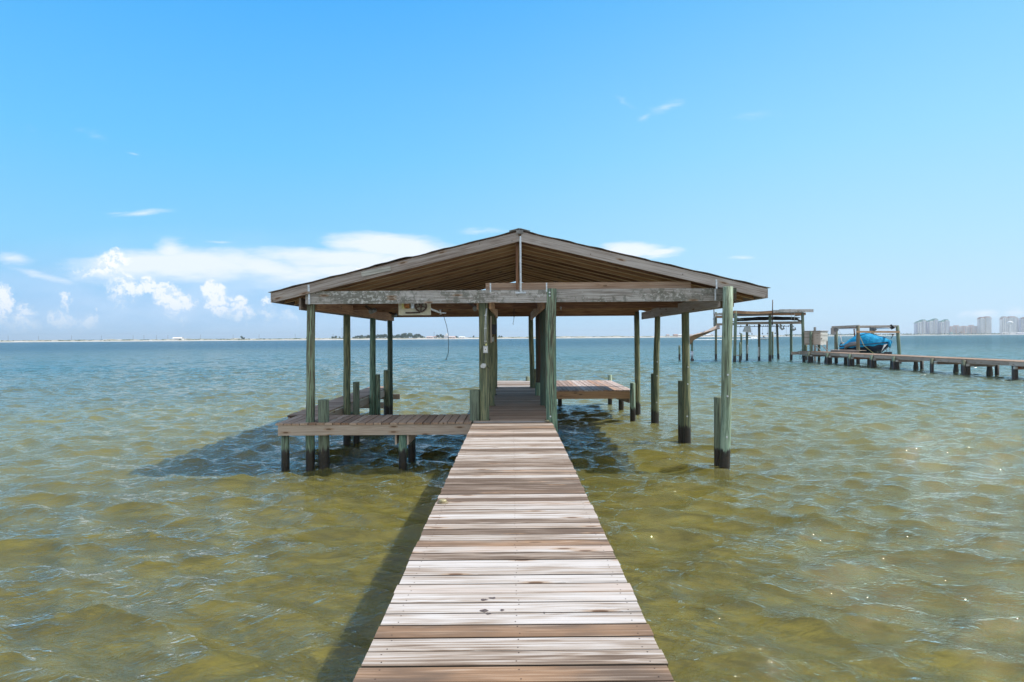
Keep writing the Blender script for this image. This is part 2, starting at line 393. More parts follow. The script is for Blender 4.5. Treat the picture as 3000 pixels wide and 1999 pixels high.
def piling(name, green, brown, dark=(.022, .019, .016), tide=0.36, gmix=0.5, barn=0.5, pale=None):
    m_, t, b = mat(name, 0.82)
    u, v, r_ = uvr(t)
    zz = t.m('MULTIPLY', r_, 91.0)
    pos = t.node('ShaderNodeNewGeometry').outputs['Position']
    z = t.sep(pos)[2]
    g1 = t.noise(t.comb(t.m('MULTIPLY', u, 2.2), t.m('MULTIPLY', v, 55), zz), 1.0, 5, 0.65, 0.3)
    g2 = t.noise(t.comb(t.m('MULTIPLY', u, 0.9), t.m('MULTIPLY', v, 9), zz), 1.0, 5, 0.62, 0.6)
    h = t.m('SUBTRACT', r_, 0.5)
    ck = t.ss(t.noise(t.comb(t.m('MULTIPLY', u, 1.1), t.m('MULTIPLY', v, 70), t.m('ADD', zz, 4)), 1.0, 3, 0.6), 0.66, 0.70)
    mixf = t.ss(t.m('ADD', g2, t.m('MULTIPLY', h, 0.35)), 0.62 - gmix * 0.35, 0.82 - gmix * 0.35, 1.0, 0.0)
    zf = t.ss(z, 0.4, 2.0, 0.6, -0.15)            # copper green stays stronger low down
    mixf = t.m('ADD', mixf, zf, clamp=True)
    col = t.mix(mixf, brown, green)
    col = t.mix(t.ss(g1, 0.40, 0.52, 0.72, 0.0), col, (.045, .048, .035))
    if pale:
        col = t.mix(t.m('MULTIPLY', t.ss(t.m('ADD', g1, t.m('MULTIPLY', g2, .3)), 0.62, 0.74), 0.8), col, pale)
    col = t.mix(t.m('MULTIPLY', ck, 0.7), col, (.03, .022, .016))
    rs_n = t.m('MULTIPLY', t.ss(t.noise(t.comb(t.m('MULTIPLY', u, 0.8), t.m('MULTIPLY', v, 14), t.m('ADD', zz, 8)), 1.0, 3, 0.6), 0.66, 0.74), t.ss(z, 1.4, 0.5))
    col = t.mix(t.m('MULTIPLY', rs_n, 0.8), col, (.22, .085, .03))
    tn = t.noise(t.comb(t.m('MULTIPLY', u, 3), t.m('MULTIPLY', v, 16), zz), 1.0, 4, 0.6)
    tz = t.m('ADD', z, t.m('MULTIPLY', t.m('SUBTRACT', tn, 0.5), 0.34))
    wet = t.ss(tz, tide - 0.03, tide + 0.05, 1.0, 0.0)
    bn = t.node('ShaderNodeTexVoronoi', feature='F1'); t.put(pos, bn.inputs['Vector']); bn.inputs['Scale'].default_value = 45
    bd = bn.outputs['Distance']
    spk = t.m('MULTIPLY', t.ss(bd, 0.12, 0.3, 1.0, 0.0), t.ss(t.noise(pos, 9, 3, .6), 0.52, 0.66))
    dk = t.mix(t.m('MULTIPLY', spk, barn), dark, (.24, .20, .15))
    dk = t.mix(t.ss(t.noise(pos, 14, 4, .6), 0.5, 0.7, 0, 0.5), dk, (.06, .04, .025))
    col = t.mix(wet, col, dk)
    t.put(col, b.inputs['Base Color'])
    t.put(t.fmix(wet, 0.85, 0.4), b.inputs['Roughness'])
    hgt = t.m('ADD', g1, t.m('MULTIPLY', t.m('MULTIPLY', wet, t.ss(bd, 0, .5, 1, 0)), 1.2))
    t.put(t.bump(hgt, 0.6, 0.008), b.inputs['Normal'])
    return m_
pile_green = piling('green_treated_piling', (.105, .21, .155), (.13, .105, .065), gmix=0.6, pale=(.27, .37, .25))
pile_light = piling('pale_green_piling', (.20, .34, .26), (.22, .28, .19), gmix=1.2, pale=(.33, .43, .33))
pile_brown = piling('brown_green_piling', (.125, .17, .10), (.19, .135, .07), gmix=-0.15, pale=(.29, .27, .15))
pile_dark = piling('dark_stained_piling', (.07, .11, .085), (.075, .05, .035), gmix=0.4)
pile_cut = piling('short_cut_piling', (.16, .20, .14), (.24, .19, .125), gmix=-0.1)
pile_far = piling('far_piling', (.17, .24, .17), (.15, .13, .085), gmix=0.6, tide=0.6)
pile_barn = piling('barnacled_piling', (.13, .17, .12), (.14, .11, .07), gmix=0.3, tide=1.2, barn=0.9, dark=(.05, .04, .03))

galv = plain('galvanised_steel', (.62, .66, .70), 0.45, 0.6, 0.12, 30)
steel_dk = plain('rusty_dark_steel', (.10, .065, .05), 0.6, 0.5, 0.3, 20)
rust = plain('rust', (.20, .08, .035), 0.9, 0.1, 0.3, 20)
beige = plain('beige_plastic', (.62, .58, .45), 0.5, 0, 0.08, 8)
greyp = plain('grey_plastic', (.48, .50, .50), 0.5, 0, 0.1, 8)
black = plain('black_plastic', (.02, .02, .028), 0.5, 0, 0.2, 8)
white = plain('white_paint', (.75, .75, .73), 0.5, 0, 0.06, 3)
brass = plain('dull_brass_plastic', (.24, .19, .12), 0.5, 0, 0.2, 40)
amber = plain('dull_amber_lens', (.36, .31, .17), 0.4, 0, 0.2, 30)
yellow = plain('yellowed_plastic', (.60, .55, .22), 0.5, 0, 0.15, 20)
copper = plain('copper_winding', (.40, .16, .05), 0.5, 0.4, 0.25, 60)
tin = plain('roof_covering', (.26, .25, .24), 0.7, 0.2, 0.2, 4)
stain_m = plain('dark_stain', (.12, .09, .085), 0.85, 0, 0.4, 90)
cable_m = plain('cable_rubber', (.02, .02, .02), 0.6, 0, 0.1, 8)

# ------------------------------------------------------------------ water
def build_water():
    rng = np.random.default_rng(11)
    rs = [1.2]
    while rs[-1] < 14000:
        r = rs[-1]
        k = 0.0036 if r < 130 else (0.0065 if r < 420 else 0.03)
        rs.append(r + max(0.026, k * r))
    rs = np.array(rs)
    th = np.concatenate([np.arange(-180, -52, 4.0), np.arange(-52, 52.01, 0.13), np.arange(56, 180, 4.0)])
    th = np.radians(th)
    dr = np.gradient(rs)
    Rg, Tg = np.meshgrid(rs, th, indexing='ij')
    X = (Rg * np.sin(Tg)).ravel(); Y = (Rg * np.cos(Tg)).ravel()
    sp = np.repeat(dr, len(th))
    sp = np.maximum(sp, (Rg * np.radians(0.13)).ravel())
    outside = (np.abs(Tg) > math.radians(52.5)).ravel()
    sp = np.where(outside, np.maximum(sp, (Rg * np.radians(4)).ravel()), sp)
    Z = np.zeros_like(X); DX = np.zeros_like(X); DY = np.zeros_like(X)
    # wave trains running towards the camera and to the right, spread in direction
    N = 150
    lam = np.clip(np.exp(rng.normal(np.log(0.60), 0.68, N)), 0.16, 4.0)
    ang = np.radians(-98 + rng.normal(0, 26, N))
    ph = rng.uniform(0, 2 * np.pi, N)
    k = 2 * np.pi / lam
    slope = 0.044 * np.where(lam > 0.9, (0.9 / lam) ** 0.75, 1.0)
    amp = slope / k
    # patchy gusts
    gust = 0.85 + 0.22 * np.sin(X * 0.21 + 1.3 * np.sin(Y * 0.13)) * np.sin(Y * 0.17 + 0.7 + np.sin(X * 0.11))
    for i in range(N):
        cx, cy = np.cos(ang[i]), np.sin(ang[i])
        att = np.clip((lam[i] / sp - 2.6) / 2.5, 0, 1)
        # slow meander breaks up the long straight crests
        p = k[i] * (cx * X + cy * Y) + ph[i] + 1.3 * np.sin((cx * Y - cy * X) * k[i] * 0.17 + ph[i] * 3) + 0.5 * np.sin((cx * Y - cy * X) * k[i] * .41 + ph[i] * 5)
        a = amp[i] * att * gust
        Z += a * np.sin(p)
        DX += a * cx * np.cos(p) * 0.9; DY += a * cy * np.cos(p) * 0.9
    X2 = X + DX; Y2 = Y + DY
    nr, nt = len(rs), len(th)
    co = np.empty((len(X) + 1, 3), dtype=np.float32)
    co[:-1, 0] = X2; co[:-1, 1] = Y2; co[:-1, 2] = Z; co[-1] = (0, 0, 0)
    i, j = np.meshgrid(np.arange(nr - 1), np.arange(nt - 1), indexing='ij')
    a = (i * nt + j).ravel(); b = a + 1; c = a + nt + 1; d = a + nt
    quads = np.stack([a, b, c, d], axis=1)
    ii = np.arange(nr - 1) * nt
    seam = np.stack([ii + nt - 1, ii, ii + nt, ii + 2 * nt - 1], axis=1)
    quads = np.concatenate([quads, seam])
    me = D.meshes.new('water')
    nq = len(quads)
    tri = np.stack([np.full(nt, len(X)), (np.arange(nt) + 1) % nt, np.arange(nt)], axis=1)
    me.vertices.add(len(co)); me.vertices.foreach_set('co', co.ravel())
    me.loops.add(nq * 4 + nt * 3)
    me.loops.foreach_set('vertex_index', np.concatenate([quads.ravel(), tri.ravel()]).astype(np.int32))
    me.polygons.add(nq + nt)
    ls = np.concatenate([np.arange(nq) * 4, nq * 4 + np.arange(nt) * 3]).astype(np.int32)
    me.polygons.foreach_set('loop_start', ls)
    me.polygons.foreach_set('use_smooth', np.ones(nq + nt, dtype=bool))
    me.update(calc_edges=True); me.validate()
    o = D.objects.new('water', me); C.objects.link(o)
    tag(o, kind='structure')
    m_ = D.materials.new('bay_water'); m_.use_nodes = True
    t = NT(m_.node_tree); t.n.clear()
    pos = t.node('ShaderNodeNewGeometry').outputs['Position']
    px, py, pz = t.sep(pos)
    dist = t.vm('LENGTH', t.comb(px, py, 0))
    # ripples
    def turned(ang, sx):
        q = t.node('ShaderNodeVectorRotate', rotation_type='Z_AXIS'); t.put(pos, q.inputs['Vector']); q.inputs['Angle'].default_value = ang
        return t.vm('MULTIPLY', q.outputs[0], (sx, 1, 0))
    rot = t.node('ShaderNodeVectorMath', operation='ADD'); t.put(turned(0.30, 0.30), rot.inputs[0])
    rotb = turned(-0.38, 0.30)
    rdg = lambda q: t.m('SUBTRACT', 1.0, t.m('MULTIPLY', t.m('ABSOLUTE', t.m('SUBTRACT', q, 0.5)), 2.0))
    n1 = t.m('MULTIPLY', t.m('ADD', rdg(t.noise(rot.outputs[0], 5.0, 3, 0.6, 0.5)), rdg(t.noise(rotb, 5.6, 3, 0.6, 0.5))), 0.62)
    n2 = t.m('MULTIPLY', t.m('ADD', rdg(t.noise(rot.outputs[0], 15.0, 3, 0.65, 0.4)), rdg(t.noise(rotb, 17.0, 3, 0.65, 0.4))), 0.6)
    n3 = t.noise(rot.outputs[0], 1.3, 3, 0.55, 0.8)
    n4 = t.noise(rot.outputs[0], 0.35, 3, 0.6, 0.8)
    fine_a = t.ss(dist, 10, 60, 1.0, 0.6)
    h = t.m('ADD', t.m('MULTIPLY', n1, 0.046), t.m('MULTIPLY', n2, 0.015))
    h = t.m('MULTIPLY', h, fine_a)
    h = t.m('ADD', h, t.m('MULTIPLY', n3, t.ss(dist, 8, 50, 0.02, 0.32)))
    h = t.m('ADD', h, t.m('MULTIPLY', n4, t.ss(dist, 50, 300, 0.0, 1.1)))
    nb = t.bump(h, 1.0, 1.0)
    # colour of the water body: olive over the sandy shallows, blue-green in the channel
    pn = t.noise(t.vm('MULTIPLY', pos, (0.02, 0.05, 0)), 1.0, 3, 0.6)
    dd = t.m('ADD', dist, t.m('MULTIPLY', t.m('SUBTRACT', pn, 0.5), t.m('MULTIPLY', dist, 0.9)))
    near_c = t.mix(t.ss(t.noise(t.vm('MULTIPLY', pos, (0.5, 0.8, 0)), 1.0, 3, 0.5), 0.35, 0.7), (.28, .258, .075), (.22, .21, .065))
    col = t.mix(t.ss(dd, 10, 34), near_c, (.145, .162, .085))
    col = t.mix(t.ss(dd, 26, 85), col, (.045, .115, .105))
    col = t.mix(t.m('MULTIPLY', t.ss(dd, 90, 240), t.ss(px, -60, 200, 1.0, .6)), col, (.010, .085, .14))
    dif = t.node('ShaderNodeBsdfDiffuse'); t.put(col, dif.inputs[0])
    tr = t.node('ShaderNodeBsdfTransparent'); tr.inputs[0].default_value = (.96, .93, .72, 1)
    mb_ = t.node('ShaderNodeMixShader'); t.put(t.ss(dist, 5, 28, 0.84, 0.2), mb_.inputs[0])
    t.l.new(dif.outputs[0], mb_.inputs[1]); t.l.new(tr.outputs[0], mb_.inputs[2])
    gl = t.node('ShaderNodeBsdfGlossy'); t.put(t.ss(dist, 5, 80, 0.02, 0.08), gl.inputs['Roughness']); t.put(nb, gl.inputs['Normal'])
    gl.inputs[0].default_value = (.93, .97, 1, 1)
    fr = t.node('ShaderNodeFresnel'); fr.inputs[0].default_value = 1.47; t.put(nb, fr.inputs['Normal'])
    mx = t.node('ShaderNodeMixShader'); t.put(t.m('MULTIPLY', t.m('MINIMUM', fr.outputs[0], 0.85), t.ss(dist, 25, 250, 1.0, 0.62)), mx.inputs[0])
    t.l.new(mb_.outputs[0], mx.inputs[1]); t.l.new(gl.outputs[0], mx.inputs[2])
    # small breaking crests out in the wind
    wn = t.noise(t.vm('MULTIPLY', pos, (0.35, 0.9, 0)), 1.0, 5, 0.65, 0.5)
    wf = t.m('MULTIPLY', t.ss(wn, 0.735, 0.76), t.ss(dist, 25, 60))
    fo = t.node('ShaderNodeBsdfDiffuse'); fo.inputs[0].default_value = (.8, .82, .83, 1)
    m2 = t.node('ShaderNodeMixShader'); t.put(wf, m2.inputs[0])
    t.l.new(mx.outputs[0], m2.inputs[1]); t.l.new(fo.outputs[0], m2.inputs[2])
    out = t.node('ShaderNodeOutputMaterial'); t.l.new(m2.outputs[0], out.inputs[0])
    me.materials.append(m_)
    return o
build_water()
def build_seabed():
    m_, t, b = mat('seabed_sand', 1.0)
    pos = t.node('ShaderNodeNewGeometry').outputs['Position']
    n = t.noise(t.vm('MULTIPLY', pos, (0.6, 1, 1)), 0.9, 5, 0.6, 0.5)
    t.put(t.mix(t.ss(n, 0.38, 0.62), (.26, .235, .06), (.40, .36, .13)), b.inputs['Base Color'])
    mb = MB(); mb.quad([(-14000, -14000, -.95), (14000, -14000, -.95), (14000, 14000, -.95), (-14000, 14000, -.95)])
    o = mb.build('seabed', m_); tag(o, kind='structure')
build_seabed()
def build_silt():
    "cloudy water: sheets of suspended silt between the surface and the sand"
    for k, z in enumerate((-.14, -.30, -.47, -.65, -.82)):
        m_ = D.materials.new('suspended_silt'); m_.use_nodes = True
        t = NT(m_.node_tree); t.n.clear()
        pos = t.node('ShaderNodeNewGeometry').outputs['Position']
        n = t.noise(t.vm('ADD', t.vm('MULTIPLY', pos, (0.9, 1.6, 1)), (k * 7.3, 0, 0)), 1.0, 4, 0.6, 0.8)
        d_ = t.node('ShaderNodeBsdfDiffuse'); d_.inputs[0].default_value = (.335 - .008 * k, .305 - .008 * k, .075, 1)
        tr = t.node('ShaderNodeBsdfTransparent'); tr.inputs[0].default_value = (.95, .93, .80, 1)
        mx = t.node('ShaderNodeMixShader'); t.put(t.ss(n, 0.3, 0.7, 0.86, 0.48), mx.inputs[0])
        t.l.new(d_.outputs[0], mx.inputs[1]); t.l.new(tr.outputs[0], mx.inputs[2])
        t.l.new(mx.outputs[0], t.node('ShaderNodeOutputMaterial').inputs[0])
        mb = MB(); mb.quad([(-45, -15, z), (45, -15, z), (45, 60, z), (-45, 60, z)])
        tag(mb.build('silt', m_), 'cloud of silt hanging in the shallow bay water', kind='stuff')
build_silt()

# ------------------------------------------------------------------ the boardwalk
DZ = 0.9                       # deck level
TH = 0.036
def plank_x(mb, x0, x1, yc, wd=0.1315, z=DZ, rot=0.0, rnd=None, nails=None, th=TH, seg=1):
    "one deck board lying along X"
    dz = random.uniform(-.002, .002)
    a = Vector((x0 + random.uniform(-.006, .006), yc - math.tan(rot) * (x1 - x0) / 2, z - th / 2 + dz))
    b = Vector((x1 + random.uniform(-.008, .008), yc + math.tan(rot) * (x1 - x0) / 2, z - th / 2 + dz))
    mb.beam(a, b, wd + random.uniform(-.0025, .002), th, rnd=rnd, ch=0.003, smi=2)
    if nails:
        for nx in nails:
            for s in (-1, 1):
                p = Vector((nx + random.uniform(-.012, .012), yc + math.tan(rot) * (nx - (x0 + x1) / 2) + s * wd * .32 + random.uniform(-.008, .008), z + dz))
                mb.tube([p - Vector((0, 0, .004)), p + Vector((0, 0, .0012))], .0042, 6, mi=1)
def plank_y(mb, y0, y1, xc, wd=0.138, z=DZ, rnd=None, th=TH, nails=None):
    dz = random.uniform(-.004, .004)
    mb.beam((xc, y0 + random.uniform(-.008, .008), z - th / 2 + dz), (xc, y1, z - th / 2 + dz), wd, th, rnd=rnd, ch=0.004, smi=2)
    if nails:
        for ny in nails:
            for s in (-1, 1):
                p = Vector((xc + s * wd * .32, ny + random.uniform(-.01, .01), z + dz))
                mb.tube([p - Vector((0, 0, .004)), p + Vector((0, 0, .0012))], .0042, 6, mi=1)

walk = thing('boardwalk', 'long narrow weathered timber boardwalk leading straight out to the boathouse', 'boardwalk', (0, 0, 0))
XL, XR = -0.752, 0.748
mb = MB()
y = 0.35; yaw = R(0.2)
# the tall posts stand through the deck edge: boards there stop short of them
ctr_posts = [(-.545, 12.15, .098), (.75, 11.95, .105), (-.50, 14.75, .085), (.765, 14.8, .095), (-.53, 17.5, .08), (.76, 17.6, .095), (-.55, 20.0, .08), (.64, 20.0, .08)]
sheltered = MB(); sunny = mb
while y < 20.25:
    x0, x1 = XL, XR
    mb = sunny if y < 11.86 else sheltered  # under the roof: unbleached wood, with the shade's warm tone put into its colour
    for cx, cy, cr in ctr_posts:
        if abs(cy - y) < cr + .07:
            if cx < 0: x0 = cx + cr + .01
            else: x1 = min(x1, cx - cr - .01)
    plank_x(mb, x0, x1, y, rot=yaw + random.uniform(-.001, .001), nails=(-.66, 0.02, .67) if y < 11 else None)
    y += .1452
sunny.build('deck_boards', [deck_m, steel_dk, edge_m], walk)
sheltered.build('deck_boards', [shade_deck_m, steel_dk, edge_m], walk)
mb = MB()
for x in (-.69, .0, .69): mb.beam((x, -.5, DZ - TH - .1), (x, 20.1, DZ - TH - .1), .04, .19)
mb.build('stringer', joist_m, walk)
for yy in (1.2, 4.2, 7.3, 10.2):
    for x in (-.55, .55):
        mb = MB(); mb.tube([(x, yy, -2), (x, yy, .66)], [.1, .095], 14, wob=.02); mb.build('piling', pile_green, walk)
    mb = MB(); mb.beam((-.7, yy + .13, .56), (.7, yy + .13, .56), .05, .19); mb.build('cross_beam', joist_m, walk)

# dark droppings dried on the near boards
for k, (px, py, w_, h_) in enumerate(((1418, 1757, .022, .007), (1442, 1752, .026, .006), (1420, 1789, .024, .008), (1431, 1797, .018, .005), (1471, 1787, .014, .006), (1595, 1795, .007, .005))):
    d = ray(px, py); q = Vector((0, 0, EYE)) + d * ((DZ + .0035 - EYE) / d.z)
    mb = MB(); pts = [q + Vector((math.cos(a_) * w_ * random.uniform(.55, 1.3), math.sin(a_) * h_ * 2.4 * random.uniform(.5, 1.3), 0)) for a_ in np.linspace(0, 2 * PI, 13)[:-1]]
    mb.quad([pts[0]] + pts[1:]) if False else mb.tube([q - Vector((0, 0, .0015)), q], .001, 4)
    i0 = len(mb.v); mb.v.extend(pts); mb.face(tuple(range(i0, i0 + 12)), [(0, 0)] * 12, .5)
    mb.build('stain', stain_m, walk)

# marker caps on the deck
def cap(px, py, label):
    d = ray(px, py); s = (DZ - EYE) / d.z; p = Vector((0, 0, EYE)) + d * s
    t_ = thing('deck_light', label, 'deck light', (p.x, p.y, DZ), 'small deck lights')
    mb = MB(); mb.tube([(p.x, p.y, DZ), (p.x, p.y, DZ + .012)], [.055, .052], 18); mb.build('base', brass, t_)
    mb = MB(); mb.tube([(p.x, p.y, DZ + .012), (p.x, p.y, DZ + .03), (p.x, p.y, DZ + .036)], [.04, .036, .026], 16); mb.build('lens', amber, t_)
cap(1297, 1474, 'small dull tan deck light near the left edge of the sunlit boardwalk')
cap(1603, 1236, 'small dull tan deck light at the foot of the green post right of the walk')

# ------------------------------------------------------------------ boathouse
RY0, RY1 = 11.84, 20.35
RX = 0.16
RZ = 4.53; EZ = 3.40; ELX, ERX = -4.54, 4.83
house = thing('boathouse', 'open timber boathouse with low gable roof on tall pilings', 'boathouse', (0.1, 16, 0))
def post(x, y, r, z1, m_, lean=(0, 0), zb=-2.0, parent=house, name='post', n=20, wob=.025):
    mb = MB(); pts = []; rad = []
    K = 9
    for i in range(K):
        t_ = i / (K - 1); z = zb + (z1 - zb) * t_
        pts.append((x + lean[0] * (z - 0.9) + random.uniform(-.009, .009), y + lean[1] * (z - .9) + random.uniform(-.006, .006), z))
        rad.append(r * (1.05 - .10 * t_) * (1 + random.uniform(-.03, .03)))
    mb.tube(pts, rad, n, wob=wob)
    o = mb.build(name, m_, parent); return o
def bolt(p, r=.016, parent=None, ax=(0, -1, 0), m_=None):
    p = Vector(p); mb = MB(); mb.tube([p, p + Vector(ax) * .02], r, 10); return mb.build('bolt', m_ or galv, parent)
BZ0, BZ1 = 3.165, 3.41          # cross beams
lean = .012
bl = []
bl.append((post(-3.9, 12.02, .083, BZ1 + .12, pile_green, (.016, 0)), -3.9, 12.02))
post(-3.93, 14.8, .085, 3.25, pile_brown, (.004, 0))
post(-3.93, 17.5, .085, 3.25, pile_green, (.014, 0))
post(-3.93, 20.05, .085, 3.25, pile_dark, (.002, 0))
fr_r = post(4.0, 11.70, .094, 3.43, pile_light, (.022, 0))
r2 = post(4.12, 14.75, .092, 3.3, pile_brown, (-.004, 0))
r3 = post(4.13, 17.9, .085, 3.3, pile_brown, (.022, 0))
r4 = post(4.05, 20.15, .09, 3.3, pile_brown, (-.008, 0))
for o, (x, y) in ((fr_r, (4.0, 11.70)), (r2, (4.12, 14.75)), (r3, (4.13, 17.9))):
    for z in (1.78, 1.38, .62):
        b_o = bolt((x + .022 * (z - .9) - .005, y - .088, z), .018); b_o.parent = o; b_o.matrix_parent_inverse = o.matrix_world.inverted()
        b_o.data.transform(Matrix.Translation(-wloc(house)))
cl1 = post(-.545, 12.15, .095, 3.3, pile_brown, (-.003, 0))
cr1 = post(.75, 11.93, .105, 3.43, pile_green, (.0, 0))
post(-.50, 14.75, .08, 3.2, pile_brown)
post(.765, 14.8, .1, 3.2, pile_dark)
post(-.53, 17.5, .07, 3.2, pile_brown)
post(.76, 17.6, .095, 3.2, pile_dark)
post(-.55, 20.0, .075, 3.2, pile_brown)
post(.64, 20.0, .08, 3.2, pile_brown, (-.012, 0))
for z in (3.35, 3.29, 1.0):
    b_o = bolt((.72, 11.83, z), .016); b_o.parent = cr1; b_o.data.transform(Matrix.Translation(-wloc(house)))
# short cut pilings bolted beside the tall ones
def shortp(x, y, z1, r=.09, m_=pile_cut, parent=house, zb=-2):
    mb = MB(); mb.tube([(x, y, zb), (x, y, .3), (x, y, z1 - .012), (x, y, z1)], [r * 1.04, r * 1.02, r, r * .93], 18, wob=.02)
    return mb.build('short_piling', m_, parent)
shortp(-3.64, 12.0, 1.33, .102)
shortp(-.735, 12.12, 1.49, .095)
shortp(-3.72, 14.85, 1.47, .075)
shortp(-3.79, 17.55, 1.49, .07, pile_green)
shortp(-3.98, 19.75, 1.50, .10, pile_brown)
shortp(3.925, 11.90, 1.34, .075)
shortp(4.055, 14.95, 1.44, .08)
shortp(4.10, 18.1, 1.43, .075)
shortp(3.58, 18.55, 1.13, .078, pile_light)
shortp(.70, 17.2, 1.25, .07, pile_green)
shortp(.73, 19.75, 1.5, .08, pile_brown)
shortp(-.60, 19.7, 1.5, .07, pile_brown)

def rz(x, off=0):                 # underside line of the roof covering
    if x < RX: return RZ + (EZ - RZ) * (RX - x) / (RX - ELX) - off
    return RZ + (3.42 - RZ) * (x - RX) / (ERX - RX) - off
# front barge rafters
FH = .185
for s, xe in ((-1, ELX), (1, ERX)):
    mb = MB()
    a = Vector((RX + s * .02, RY0, rz(RX) - FH / 2 - .02)); b = Vector((xe, RY0, rz(xe) - FH / 2 - .02))
    mb.beam(a, b, .038, FH, (0, 0, 1), rnd=.31 if s < 0 else .62)
    mb.build('barge_rafter', beam_m, house)
# inner rafters
N = 15
for i in range(1, N + 1):
    yy = RY0 + (RY1 - RY0) * i / N - .02
    for s, xe in ((-1, ELX), (1, ERX)):
        mb = MB(); a = (RX + s * .03, yy, rz(RX) - .16 / 2 - .025); b = (xe - s * .03, yy, rz(xe) - .16 / 2 - .025)
        mb.beam(a, b, .038, .155, (0, 0, 1), rnd=(i * .37 + (s + 1) * .11) % 1)
        A2 = Vector(a) + Vector((0, -.019, -.080)); B2 = Vector(b) + Vector((0, -.019, -.080)); mb.beam(A2, B2, .016, .016, (0, -1, 1), rnd=.5, mi=1)  # thin strip coloured pale as a highlight along the lower front arris
        mb.build('rafter', [brown_m, arris_light_m], house)
mb = MB(); mb.beam((RX, RY0 + .03, RZ - .13), (RX, RY1, RZ - .13), .04, .23); mb.build('ridge_board', brown_m, house)
# sheathing boards and covering
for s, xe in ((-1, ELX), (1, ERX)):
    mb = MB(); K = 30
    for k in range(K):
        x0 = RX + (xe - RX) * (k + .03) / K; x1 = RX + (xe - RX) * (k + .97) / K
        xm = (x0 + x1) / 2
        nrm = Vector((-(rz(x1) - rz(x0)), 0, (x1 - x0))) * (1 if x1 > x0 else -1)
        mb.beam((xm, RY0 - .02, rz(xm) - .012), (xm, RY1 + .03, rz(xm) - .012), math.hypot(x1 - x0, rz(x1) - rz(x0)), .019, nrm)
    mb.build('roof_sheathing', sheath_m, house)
    mb = MB(); rows = []
    for k in range(41):
        x = RX + (xe + s * .07 - RX) * k / 40
        wv = .006 * math.sin(k * 1.1) + (.018 if (s < 0 and 17 < k < 24) else 0) + random.uniform(0, .006)
        rows.append([(x, yy, rz(x) + .003 + wv + .002 * math.sin(yy * 9)) for yy in np.linspace(RY0 - .05, RY1 + .06, 12)])
    mb.grid(rows)
    rows2 = [[(p[0], p[1], p[2] + .006) for p in r_] for r_ in rows]
    mb.grid(rows2)
    for q in range(40):
        mb.quad([rows[q][0], rows[q + 1][0], rows2[q + 1][0], rows2[q][0]])
        mb.quad([rows[q][-1], rows[q + 1][-1], rows2[q + 1][-1], rows2[q][-1]])
    for q in range(11):
        mb.quad([rows[-1][q], rows[-1][q + 1], rows2[-1][q + 1], rows2[-1][q]])
    mb.build('roof_covering', tin, house)
mb = MB()
mb.beam((RX - .10, RY0 - .06, RZ + .012), (RX - .10, RY1 + .05, RZ + .012), .20, .012, (-.25, 0, 1)); mb.beam((RX + .10, RY0 - .05, RZ + .010), (RX + .10, RY1 + .05, RZ + .010), .20, .012, (.25, 0, 1))
mb.beam((RX, RY0 - .055, RZ - .03), (RX, RY0 + .4, RZ - .03), .13, .07)
mb.build('ridge_cap', tin, house)
# eave boards
for s, xe in ((-1, ELX), (1, ERX)):
    mb = MB(); mb.beam((xe + s * .015, RY0 - .015, rz(xe) - .115), (xe + s * .015, RY1, rz(xe) - .115), .03, .175); mb.build('eave_board', beam_m, house)
# cross beams
def beamx(x0, x1, y, z0, z1, m_, name='cross_beam', th=.04, rnd=None, par=house):
    mb = MB(); mb.beam((x0, y, (z0 + z1) / 2), (x1, y, (z0 + z1) / 2), th, z1 - z0, rnd=rnd); return mb.build(name, m_, par)
def beamy(x, y0, y1, z0, z1, m_, name='side_beam', th=.04, par=house):
    mb = MB(); mb.beam((x, y0, (z0 + z1) / 2), (x, y1, (z0 + z1) / 2), th, z1 - z0); return mb.build(name, m_, par)
beamx(-3.93, .70, 11.90, BZ0, BZ1, lich_m, 'front_beam', rnd=.43)
beamx(.72, 4.10, 11.905 + .045, BZ0 + .01, BZ1 + .012, lich_m, 'front_beam', rnd=.77)
beamx(4.11, 4.24, 11.80, BZ0 + .0, BZ1 + .0, pile_dark, 'beam_end', .09)
beamx(-.5, 3.45, 12.02, BZ1 + .005, BZ1 + .145, shade_deck_m, 'upper_beam', rnd=.2)
beamx(-3.95, 4.1, 14.88, 3.19, 3.36, brown_m)
beamx(-3.95, 4.1, 17.7, 3.25, 3.44, brown_m)
beamx(-3.95, 4.1, 20.12, 3.18, 3.42, brown_m)
for x, y0, y1 in ((-3.80, 12.1, 20.0), (-4.06, 11.95, 20.2), (-.42, 12.1, 17.9), (.62, 12.05, 20.2), (3.98, 11.95, 17.75), (4.22, 11.9, 20.2)):
    beamy(x, y0, y1, 3.06, 3.29, beam_m if x > 3.9 or x < -3.8 else brown_m)
beamy(-.67, 12.25, 20.1, 3.06, 3.25, brown_m)
# king post, straps, braces
mb = MB(); mb.beam((RX - .055, 12.0, BZ1), (RX - .055, 12.0, RZ - .2), .045, .09, (0, 1, 0)); mb.build('king_post', brown_m, house)
mb = MB(); mb.beam((RX + .02, 16.0, BZ1), (RX + .02, 16.0, RZ - .2), .09, .04, (0, 1, 0)); mb.build('king_post', brown_m, house)
def strap(pts, wd, name='metal_strap'):
    mb = MB()
    for a, b in pts: mb.beam(a, b, wd, .005, (0, 1, 0))
    return mb.build(name, galv, house)
sy = RY0 - .024
sx = P(1525, 760, sy).x
strap([((sx, sy, 3.37), (sx, sy, 4.42))], .034)
strap([((sx - .10, sy + .03, 3.355), (sx + .10, sy + .03, 3.355)), ((sx, sy + .026, 3.35), (sx, sy + .026, 3.47))], .035, 'tee_plate')
lx = P(904, 865, sy).x
strap([((lx, sy + .03, 3.16), (lx, sy + .03, 3.42)), ((lx + .005, sy, 3.40), (lx, sy, 3.53))], .036)
